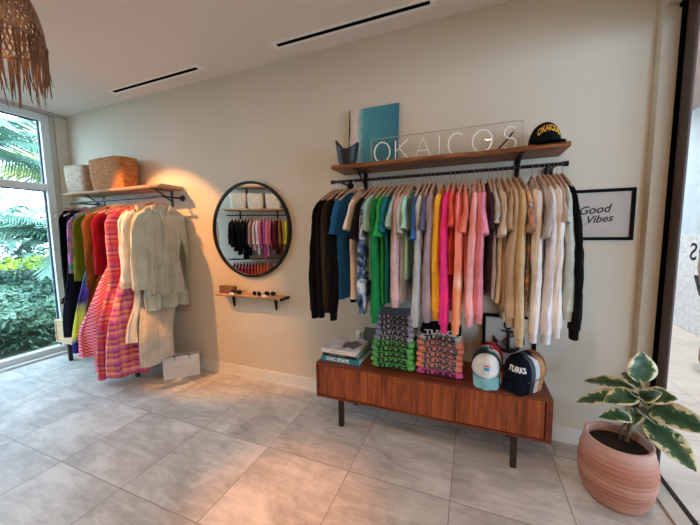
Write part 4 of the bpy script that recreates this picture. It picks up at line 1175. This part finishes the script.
# dress dyed in chevrons teal, purple, yellow
dye = bands('teal_purple_yellow_dye', [(0, '241f7a'), (.13, '2a2480'), (.17, 'd8d44a'), (.36, 'c6cf46'), (.42, '2c2470'), (.52, '5a3aa0'), (.62, '2a8fc0'), (.8, '38a0b8'), (1, '3f8f6a')], 2, -1.64, -.3, .09, wscale=5)
PD = [(.09, .07, .014, 0), (.13, .17, .018, .002), (.2, .2, .02, .006), (.6, .22, .028, .016), (1.0, .25, .035, .024), (1.6, .34, .05, .03)]
dress(-3.80, -3, [('bodice', torso(PD, 41, zb=-.72, k=20), dye), ('skirt', torso(PD, 42, zt=-.70, zb=-1.60, k=24, warp=hang_warp(-.5, -1.38, .29, .42, .25)), dye), ('collar', collar_mb(), dye)],
      'long dress dyed teal, purple and yellow, hem over the cabinet front')
# rust shirt with rolled cuff
rust = cloth('6f4425')
cf = sleeve_mb(1, .165, -.200, .68, .06, .060, .03, .036, 1, 43); c = sum((cf.v[k] for k in range(len(cf.v)-18, len(cf.v))), Vector())/18
cuffmb = MB().tube([c+Vector((0, 0, .0)), c+Vector((0, 0, -.012)), c+Vector((0, 0, -.085)), c+Vector((0, 0, -.095))], [.058, .064, .062, .052], 18)
for p in cuffmb.v: p.y = c.y+(p.y-c.y)*.62
PR = [(a, b*1.02, c_*1.1, d*1.5) for a, b, c_, d in TEE]
dress(-3.70, -4, [('body', torso(PR, 43, zb=-1.34, k=18, warp=hang_warp(-.5, -1.38, .2, .7, .2)), rust), ('sleeve', cf, rust), ('cuff', cuffmb, rust), ('sleeve', sleeve_mb(-1, .165, -.200, .5, .06, .055, .03, .03, 2, 44), rust), ('collar', collar_mb(r=.011), rust)],
      'rust brown long shirt with a wide turned-up cuff', 'shirt', 'shirt')
# crimson blouse + crimson trousers
crim = cloth('7c1528')
dress(-3.56, -3, [('body', torso(TEE, 47, zb=-.84, k=26), crim), ('sleeve', sleeve_mb(1, .165, -.200, .62, .055, .055, .024, .03, 2, 47), crim), ('sleeve', sleeve_mb(-1, .165, -.200, .45, .055, .055, .024, .03, 2, 48), crim), ('collar', collar_mb(), crim)],
      'crimson red blouse between the rust shirt and the pink dresses', 'blouse', 'blouse')
wine = cloth('64122a')
def leg_mb(s, seed, zb=-1.66):
    rs = []
    for i in range(22):
        q = i/21; z = -.10+(zb+.10)*q; rr = .05+.012*math.sin(q*3)-(.035*max(0, q-.82)/.18)
        c = Vector((s*.06+ (0 if q < .5 else 0), .006*math.sin(q*7+seed), z))
        R = []
        for j in range(16):
            a = 2*PI*j/16; e = 1+.2*noise.noise(Vector((math.cos(a)*1.5, math.sin(a)*1.5+q*6, seed)))
            R.append(hang_warp(-.5, -1.38, .26, .5, .25)(c+Vector((rr*1.3*e*math.cos(a), rr*.55*e*math.sin(a), 0))))
        rs.append(R)
    return MB().rings(rs)
dress(-3.60, -3, [('trouser_leg', leg_mb(1, 5, -1.82), wine), ('trouser_leg', leg_mb(-1, 6, -1.76), wine), ('waistband', torso([(.08, .13, .018, 0), (.2, .13, .02, 0)], 49, zt=-.09, zb=-.15, rows=2), wine)],
      'wine red trousers whose tapered ends hang below the pink check dress', 'trousers', 'trousers')
# pink check dress
chk = plaid('pink_red_check', ['d8344e', 'f2a8b2'], check=.016)
PK = [(.09, .07, .014, 0), (.13, .17, .018, .002), (.2, .2, .02, .006), (.62, .2, .03, .016), (1.0, .27, .045, .03), (1.6, .44, .07, .045)]
dress(-3.47, -3, [('bodice', torso(PK, 51, zb=-.66, k=20), chk), ('skirt', torso(PK, 52, zt=-.64, zb=-1.60, k=17, n=64, warp=hang_warp(-.5, -1.38, .29, .45, .55)), chk), ('skirt_tier', torso([(a, b*.8, c, d) for a, b, c, d in PK], 53, zt=-1.50, zb=-1.78, k=22, n=64, warp=hang_warp(-.5, -1.38, .27, .40, .2)), chk), ('collar', collar_mb(), chk)],
      'pink and red fine-check dress with a wide flared skirt')
# multicolour plaid blouse and skirt
pl = plaid('pink_orange_purple_plaid', ['c8406c', 'd87a44', 'b83460', 'd89a84', '8e3e88', 'd06858', 'c84c80'], .16)
slv = sleeve_mb(1, .165, -.200, .76, .062, .066, .034, .040, 1, 55)
dress(-3.33, -3, [('bodice', torso(PD, 55, zb=-.72, k=20), pl), ('skirt', torso(PD, 56, zt=-.70, zb=-1.80, k=22, n=64, warp=hang_warp(-.5, -1.38, .28, .55, .35)), pl), ('sleeve', slv, pl), ('sleeve', sleeve_mb(-1, .165, -.200, .5, .06, .06, .03, .04, 2, 57), pl), ('collar', collar_mb(), pl)],
      'long-sleeved dress in pink, orange and purple plaid, hem near the floor')
pl2 = plaid('purple_orange_plaid', ['c04a8c', 'e8946a', 'a04490', 'e070a0', 'f0b08a'], .13)
dress(-3.22, -3, [('body', torso(PD, 58, zb=-1.74, k=18, warp=hang_warp(-.5, -1.38, .27, .6, .2)), pl2), ('collar', collar_mb(), pl2)],
      'second plaid dress, more purple, just right of the plaid sleeve')
# cream shirt
crm = cloth('e0dace'); crm2 = cloth('dad4c8')
dress(-3.13, -4, [('body', torso([(a, b, c*1.2, d*1.6) for a, b, c, d in TEE], 61, zb=-.86, k=20), crm), ('sleeve', sleeve_mb(1, .165, -.200, .74, .058, .075, .03, .04, 1, 61), crm), ('sleeve', sleeve_mb(-1, .165, -.200, .6, .058, .07, .03, .04, 1, 62), crm), ('collar', collar_mb(r=.010), crm)],
      'cream long-sleeved blouse next to the plaid dress', 'blouse', 'blouse')
dress(-3.07, -4, [('body', torso([(a, b*.96, c*1.2, d*1.6) for a, b, c, d in PD], 63, zb=-1.42, k=18, warp=hang_warp(-.95, -1.38, .16, .7, .1, .05)), crm2), ('sleeve', sleeve_mb(1, .165, -.200, .68, .06, .09, .03, .045, 1, 64), crm2), ('sleeve', sleeve_mb(-1, .165, -.200, .6, .06, .07, .03, .04, 1, 65), crm2)],
      'off-white maxi dress with loose sleeves, hidden mostly by the sage dress')
# beige trousers under the sage dress
bge = cloth('bdb3a2')
def wleg(s, seed, zb):
    rs = []; wq = hang_warp(-1.0, -1.42, .20, .75, .15, .24)
    for i in range(26):
        q = i/25; z = -.10+(zb+.10)*q; rr = .075+.02*q
        R = []
        for j in range(20):
            a = 2*PI*j/20; e = 1+.25*noise.noise(Vector((math.cos(a)*1.8, math.sin(a)*1.8+q*2, seed)))
            R.append(wq(Vector((s*.08+rr*1.15*e*math.cos(a), rr*.5*e*math.sin(a), z))))
        rs.append(R)
    return MB().rings(rs)
dress(-3.07, -4, [('trouser_leg', wleg(1, 15, -1.64), bge), ('trouser_leg', wleg(-1, 16, -1.60), bge), ('waistband', torso([(.08, .15, .018, 0), (.2, .15, .02, 0)], 69, zt=-.09, zb=-.15, rows=2), bge)],
      'beige wide-leg trousers showing below the sage dress', 'trousers', 'trousers')
# sage shirt dress with tiered waist tie, nearest the mirror
sage = cloth('b9bcaa', .05)
PS = [(.09, .085, .02, 0), (.13, .165, .026, .002), (.17, .205, .03, .004), (.25, .215, .034, .008), (.45, .185, .032, .014), (.66, .150, .030, .014), (.72, .165, .034, .018), (.85, .20, .045, .024), (1.0, .22, .05, .028), (1.3, .22, .05, .03)]
def vneck():
    m_ = MB()
    for s in (1, -1):
        P_ = [Vector((s*.085, .022, -.092)), Vector((s*.06, .040, -.13)), Vector((s*.03, .046, -.19)), Vector((.004*s, .050, -.27)), Vector((.002*s, .052, -.40)), Vector((.0, .045, -.52))]
        m_.rings([[p+Vector((-.012, 0, 0)), p+Vector((0, .007, 0)), p+Vector((.012, 0, 0)), p+Vector((0, -.004, 0))] for p in P_])
    return m_
def lapel(s):
    a, b, c_, d = Vector((s*.075, .026, -.088)), Vector((s*.125, .034, -.115)), Vector((s*.10, .046, -.175)), Vector((s*.048, .046, -.16))
    o_ = Vector((0, .007, 0)); return MB().add([a, b, c_, d, a+o_, b+o_, c_+o_, d+o_], [(0, 1, 2, 3), (4, 5, 6, 7), (0, 1, 5, 4), (1, 2, 6, 5), (2, 3, 7, 6), (3, 0, 4, 7)])
belt = MB().tube([Vector((.152*math.cos(a), .038*math.sin(a), -.675+.004*math.sin(3*a))) for a in [2*PI*k/40 for k in range(40)]], .012, 8, closed=True)
ties = MB().tube([(.01, .044, -.675), (.025, .055, -.75), (.02, .060, -.85), (.035, .060, -.96)], [.008, .007, .007, .009], 6).tube([(.0, .044, -.675), (-.02, .055, -.74), (-.018, .058, -.82), (-.03, .058, -.90)], [.008, .007, .007, .009], 6)
sw_ = lambda p: p
dress(-2.95, -7, [('bodice', torso(PS, 71, zb=-.69, k=44, n=90, nd=.10, nw=.075), sage), ('skirt', torso(PS, 72, zt=-.67, zb=-1.0, k=40, n=110, rows=20), sage), ('tier', torso([(a, b*.98, c, d*1.2) for a, b, c, d in PS], 73, zt=-.98, zb=-1.14, k=34, n=80, rows=12), sage),
      ('sleeve', sleeve_mb(1, .15, -.205, .74, .062, .080, .036, .048, 2, 71, .01, wr=.012), sage), ('sleeve', sleeve_mb(-1, .15, -.205, .60, .062, .080, .036, .05, 14, 72, .01, wr=.012), sage),
      ('front_band', vneck(), sage), ('lapel', lapel(1), sage), ('lapel', lapel(-1), sage), ('waist_tie', belt, sage), ('waist_tie', ties, sage)],
      'long sage grey-green shirt dress with tied waist, rightmost on the window rail')
# trousers hanger bar nearest the window
t = empty('trouser_hanger', (-4.30, RY, RZ), math.radians(-68), 'brown wooden bar hanger sticking out at the window end of the rail', 'hanger')
MB().box(-.20, .20, -.008, .008, -.095, -.075, bev=.003).ob('bar', hanger_wood, t, False)
MB().tube([(0, 0, -.077), (0, 0, -.03)] + [(.0145*math.cos(a), 0, .0005+.0145*math.sin(a)) for a in [-.9+i*(PI+1.4)/10 for i in range(11)]], .0016, 6).ob('hook', plain('8f8b86', .3, .9), t)
# teal tassel belt end
mb = MB().tube([(-3.93, 1.93, .46), (-3.93, 1.925, .36), (-3.925, 1.925, .29)], [.006, .006, .008], 6)
for k in range(14):
    a = 2*PI*k/14; mb.tube([(-3.925, 1.925, .30), (-3.925+.02*math.cos(a), 1.925+.02*math.sin(a), .23), (-3.925+.016*math.cos(a), 1.925+.016*math.sin(a), .185)], .004, 4)
tag(mb.ob('tassel', cloth('3fa0a8')), 'teal tassel dangling below the dyed dress by the left cabinet leg', 'tassel')

# ---- rack on the opposite wall, seen in the mirror
def obase(name, s, d, z, label, cat, group=None, rz=None):
    p = obl(s, d, z); return empty(name, p, math.atan2(U0.y, U0.x) if rz is None else rz, label, cat, group)
ob_rz = math.atan2(U0.y, U0.x)
def oshelf(s0, s1, z, label, depth=.28):
    t = obase('wall_shelf', (s0+s1)/2, 0, z, label, 'shelf'); w = (s1-s0)/2
    MB().box(-w, w, 0, depth, -.035, 0, bev=.004).ob('board', slab_wood_pale, t)
    for k in range(3):
        bx = -w+.25+(2*w-.5)*k/2
        MB().box(bx-.015, bx+.015, 0, depth-.03, -.042, -.035).box(bx-.015, bx+.015, 0, .006, -.2, -.035).ob('bracket', black_metal, t, False)
oshelf(.30, 2.3, 2.0, 'pale wooden shelf with baskets on the opposite wall, seen in the mirror')
oshelf(.45, 2.3, 2.45, 'upper pale wooden shelf on the opposite wall, at the mirror\'s top edge')
def orail(s0, s1, z, label):
    t = obase('clothes_rail', (s0+s1)/2, .25, z, label, 'clothes rail'); w = (s1-s0)/2
    MB().tube([(-w, 0, 0), (w, 0, 0)], .011, 10).ob('bar', black_metal, t)
    for q in (-w+.05, w-.05): MB().tube([(q, 0, 0), (q, -.245, 0)], .009, 8).ob('arm', black_metal, t)
orail(.34, 2.2, 1.87, 'upper clothes rail on the opposite wall, seen in the mirror')
orail(.34, 2.2, 1.00, 'lower clothes rail of red and orange clothes, seen in the mirror')
straw_p = mottled('cream_straw', ['b8ab92', 'd8ceb8', 'e8e0cf'], 26, 1.0, (1, 1, 3.2), .85)
for k, (s, lab) in enumerate(((.56, 'cream woven basket furthest left in the mirror reflection'), (.89, 'cream woven basket second from left in the mirror reflection'), (1.24, 'cream woven basket second from right in the mirror reflection'), (1.62, 'cream woven basket at the right edge of the mirror reflection'))):
    b_ = basket(-.16, .16, -.12, .12, 2.0, .29, straw_p, lab, 20+k, 'baskets on the opposite shelf', ob_rz); b_.location = obl(s, .15, 2.0)
UP = [('111214', 'black dress'), ('141417', 'black blouse'), ('0f1012', 'black skirt'), ('16171c', 'black trousers'), ('111113', 'long black dress'), ('1a1618', 'black top'), ('b88a78', 'tan dress'), ('e0b8a8', 'blush top'), ('e6ddd6', 'white top'),
      ('d87a90', 'rose dress'), ('c44a8c', 'magenta dress'), ('e08a98', 'pink dress'), ('cf6070', 'coral pink dress'), ('6c2030', 'maroon dress'), ('4c1c24', 'dark wine dress'), ('8a5a2c', 'brown dress'), ('b07a30', 'ochre dress'), ('c8c83a', 'lime yellow dress'), ('2a2c20', 'dark olive dress')]
pb = None
for k, (h, w_) in enumerate(UP):
    s = .44+k*.062; L_ = (.62, .70, .78, .66, .86, .8)[k % 6]
    p = obl(s, .25, 1.87)
    t = empty('hanging_garment', p, ob_rz+PI/2+.06*math.sin(k*2.3), w_ + ' on the opposite rail, seen in the round mirror, number %d from left' % (k+1), 'garment', 'clothes on the upper opposite rail')
    t['label'] = w_ + (' beside the corner end' if k == 0 else ' next to the ' + UP[k-1][1]) + ' on the upper rail in the mirror'
    torso([(a, b*.85, c*1.2, d*1.6) for a, b, c, d in TEE], 80+k, zb=-L_, n=20, rows=12).ob('body', cloth(h), t)
    for sd in (1, -1): sleeve_mb(sd, .15, -.165, .45, .05, .055, .024, .03, 4, 80+k, n=8, rows=6).ob('sleeve', cloth(h), t)
    hanger(0, 0, 0, ob_rz+PI/2, 'hanger of the ' + w_ + ' on the upper rail in the mirror', 'hangers on the upper opposite rail', pos=p, simple=True)
LO = ['7c1a2c', '8f1c30', 'a02038', 'b02440', 'a82848', 'c03040', 'c8343c', 'e0522c', 'e8602c', 'ec6c34', 'e85a30', 'f0743c', 'd85048', 'e0805c', 'e89a7c', 'd8707c', 'c84c64', 'b03454', 'd06070', 'e08a80']
for k, h in enumerate(LO):
    s = .44+k*.060; p = obl(s, .25, 1.00)
    place = ('the corner end' if k == 0 else 'left of middle' if k < 7 else 'the middle' if k < 13 else 'the far end')
    cn = ('wine red', 'deep red', 'crimson', 'raspberry', 'cherry red', 'red', 'scarlet', 'orange', 'bright orange', 'tangerine', 'vermilion', 'light orange', 'brick red', 'terracotta', 'peach', 'rose', 'dark rose', 'berry', 'dusty pink', 'pale coral')[k]
    t = empty('hanging_garment', p, ob_rz+PI/2, cn + ' top on the lower rail in the mirror, towards ' + place, 'garment', 'clothes on the lower opposite rail')
    torso([(a, b*.85, c*1.3, d*1.6) for a, b, c, d in TEE], 120+k, zb=-.6, n=16, rows=8).ob('body', cloth(h), t)
    hanger(0, 0, 0, ob_rz+PI/2, 'hanger of the ' + cn + ' top on the lower rail in the mirror', 'hangers on the lower opposite rail', pos=p, simple=True)

# ---- person outside, right edge
def person():
    t = empty('person', (2.405, 4.30, 0), 0, 'person in a grey tee standing on the walkway at the photo\'s right edge', 'person')
    J = {'pel': (0, 0, .95), 'sp': (0, 0, 1.12), 'ch': (0, 0, 1.32), 'nk': (0, 0, 1.47), 'hd': (0, -.01, 1.56), 'tp': (0, 0, 1.68)}
    for s, n_ in ((-1, 'l'), (1, 'r')):
        J.update({'sh'+n_: (s*.17, 0, 1.38), 'el'+n_: (s*.22, .01, 1.10), 'wr'+n_: (s*.235, -.05, .87), 'hp'+n_: (s*.09, 0, .90), 'kn'+n_: (s*.10, -.01, .50), 'an'+n_: (s*.11, .02, .09), 'to'+n_: (s*.13, -.14, .03)})
    R_ = {'pel': .13, 'sp': .12, 'ch': .14, 'nk': .055, 'hd': .09, 'tp': .075}
    for n_ in 'lr': R_.update({'sh'+n_: .062, 'el'+n_: .042, 'wr'+n_: .028, 'hp'+n_: .095, 'kn'+n_: .06, 'an'+n_: .04, 'to'+n_: .035})
    def skin(name, keys, edges, mat, infl=0, root=None, pts=None, rad=None, lv=2):
        P_ = pts or [J[k] for k in keys]; rr = rad or [R_[k]+infl for k in keys]
        me = bpy.data.meshes.new(name); me.from_pydata(P_, [(keys.index(a), keys.index(b)) for a, b in edges] if pts is None else edges, [])
        o = bpy.data.objects.new(name, me); C.objects.link(o); o.parent = t
        m_ = o.modifiers.new('skin', 'SKIN'); m_.use_smooth_shade = True
        for i, q in enumerate(me.skin_vertices[0].data): q.radius = (rr[i], rr[i]*.85); q.use_root = (i == 0)
        sb = o.modifiers.new('sub', 'SUBSURF'); sb.levels = lv; sb.render_levels = lv
        me.materials.append(mat); return o
    sk = plain('9a6f58', .6)
    ks = list(J.keys())
    ed = [('pel', 'sp'), ('sp', 'ch'), ('ch', 'nk'), ('nk', 'hd'), ('hd', 'tp')]
    for n_ in 'lr': ed += [('ch', 'sh'+n_), ('sh'+n_, 'el'+n_), ('el'+n_, 'wr'+n_), ('pel', 'hp'+n_), ('hp'+n_, 'kn'+n_), ('kn'+n_, 'an'+n_), ('an'+n_, 'to'+n_)]
    skin('body', ks, ed, sk)
    for s, n_ in ((-1, 'l'), (1, 'r')):
        w = Vector(J['wr'+n_])
        for f_ in range(4):
            b_ = w+Vector((s*.005, (f_-1.5)*.018, -.075)); l = (.07, .078, .072, .058)[f_]
            skin('finger', None, [(0, 1), (1, 2), (2, 3)], sk, pts=[tuple(w+Vector((0, (f_-1.5)*.01, -.02))), tuple(b_), tuple(b_+Vector((-s*.004, -.004, -l*.5))), tuple(b_+Vector((-s*.014, -.008, -l)))], rad=[.012, .010, .0088, .0075], lv=1)
        skin('thumb', None, [(0, 1), (1, 2)], sk, pts=[tuple(w+Vector((0, -.012, -.02))), tuple(w+Vector((-s*.005, -.045, -.055))), tuple(w+Vector((-s*.01, -.052, -.085)))], rad=[.012, .011, .009], lv=1)
    grey = cloth('8c9094'); dark = cloth('3a3a40')
    tk = ['ch', 'sp', 'pel', 'shl', 'shr']; Jb = dict(J)
    skin('tee_shirt', None, [(0, 1), (1, 2), (0, 3), (0, 4), (3, 5), (4, 6)], grey, pts=[J['ch'], J['sp'], (0, 0, .93), J['shl'], J['shr'], (-.205, .005, 1.19), (.205, .005, 1.19)], rad=[.155, .14, .15, .078, .078, .062, .062])
    skin('shorts', None, [(0, 1), (0, 2), (1, 3), (2, 4)], dark, pts=[(0, 0, .93), J['hpl'], J['hpr'], (-.10, -.005, .58), (.10, -.005, .58)], rad=[.14, .11, .11, .085, .085])
    hr = plain('2a1c14', .8)
    mb = MB().lathe([(.088, 1.60), (.094, 1.64), (.090, 1.69), (.065, 1.735), (.02, 1.755)], 20, c=(0, .012, 0)); mb.ob('hair', hr, t)
    # face, looking towards the shop (-Y)
    MB().rings([[Vector((x*.010, -.082-y, 1.615-z*.03)) for x, y in ((-1, 0), (0, .022*z), (1, 0))] for z in (0, .5, 1)]).ob('nose', sk, t)
    for s in (-1, 1):
        MB().lathe([(.001, .011), (.008, .008), (.011, 0), (.008, -.008), (.001, -.011)], 10, c=(s*.03, -.078, 1.625)).ob('eye', plain('e8e4e0', .3), t)
        MB().tube([(s*.085, 0, 1.63), (s*.096, .006, 1.615), (s*.086, .004, 1.585)], .009, 8).ob('ear', sk, t)
    MB().tube([(-.022, -.082, 1.565), (0, -.088, 1.563), (.022, -.082, 1.565)], .005, 6).ob('mouth', plain('8a4a44', .5), t)
    t.rotation_euler = (0, 0, math.radians(20))
person()
bpy.context.view_layer.update()
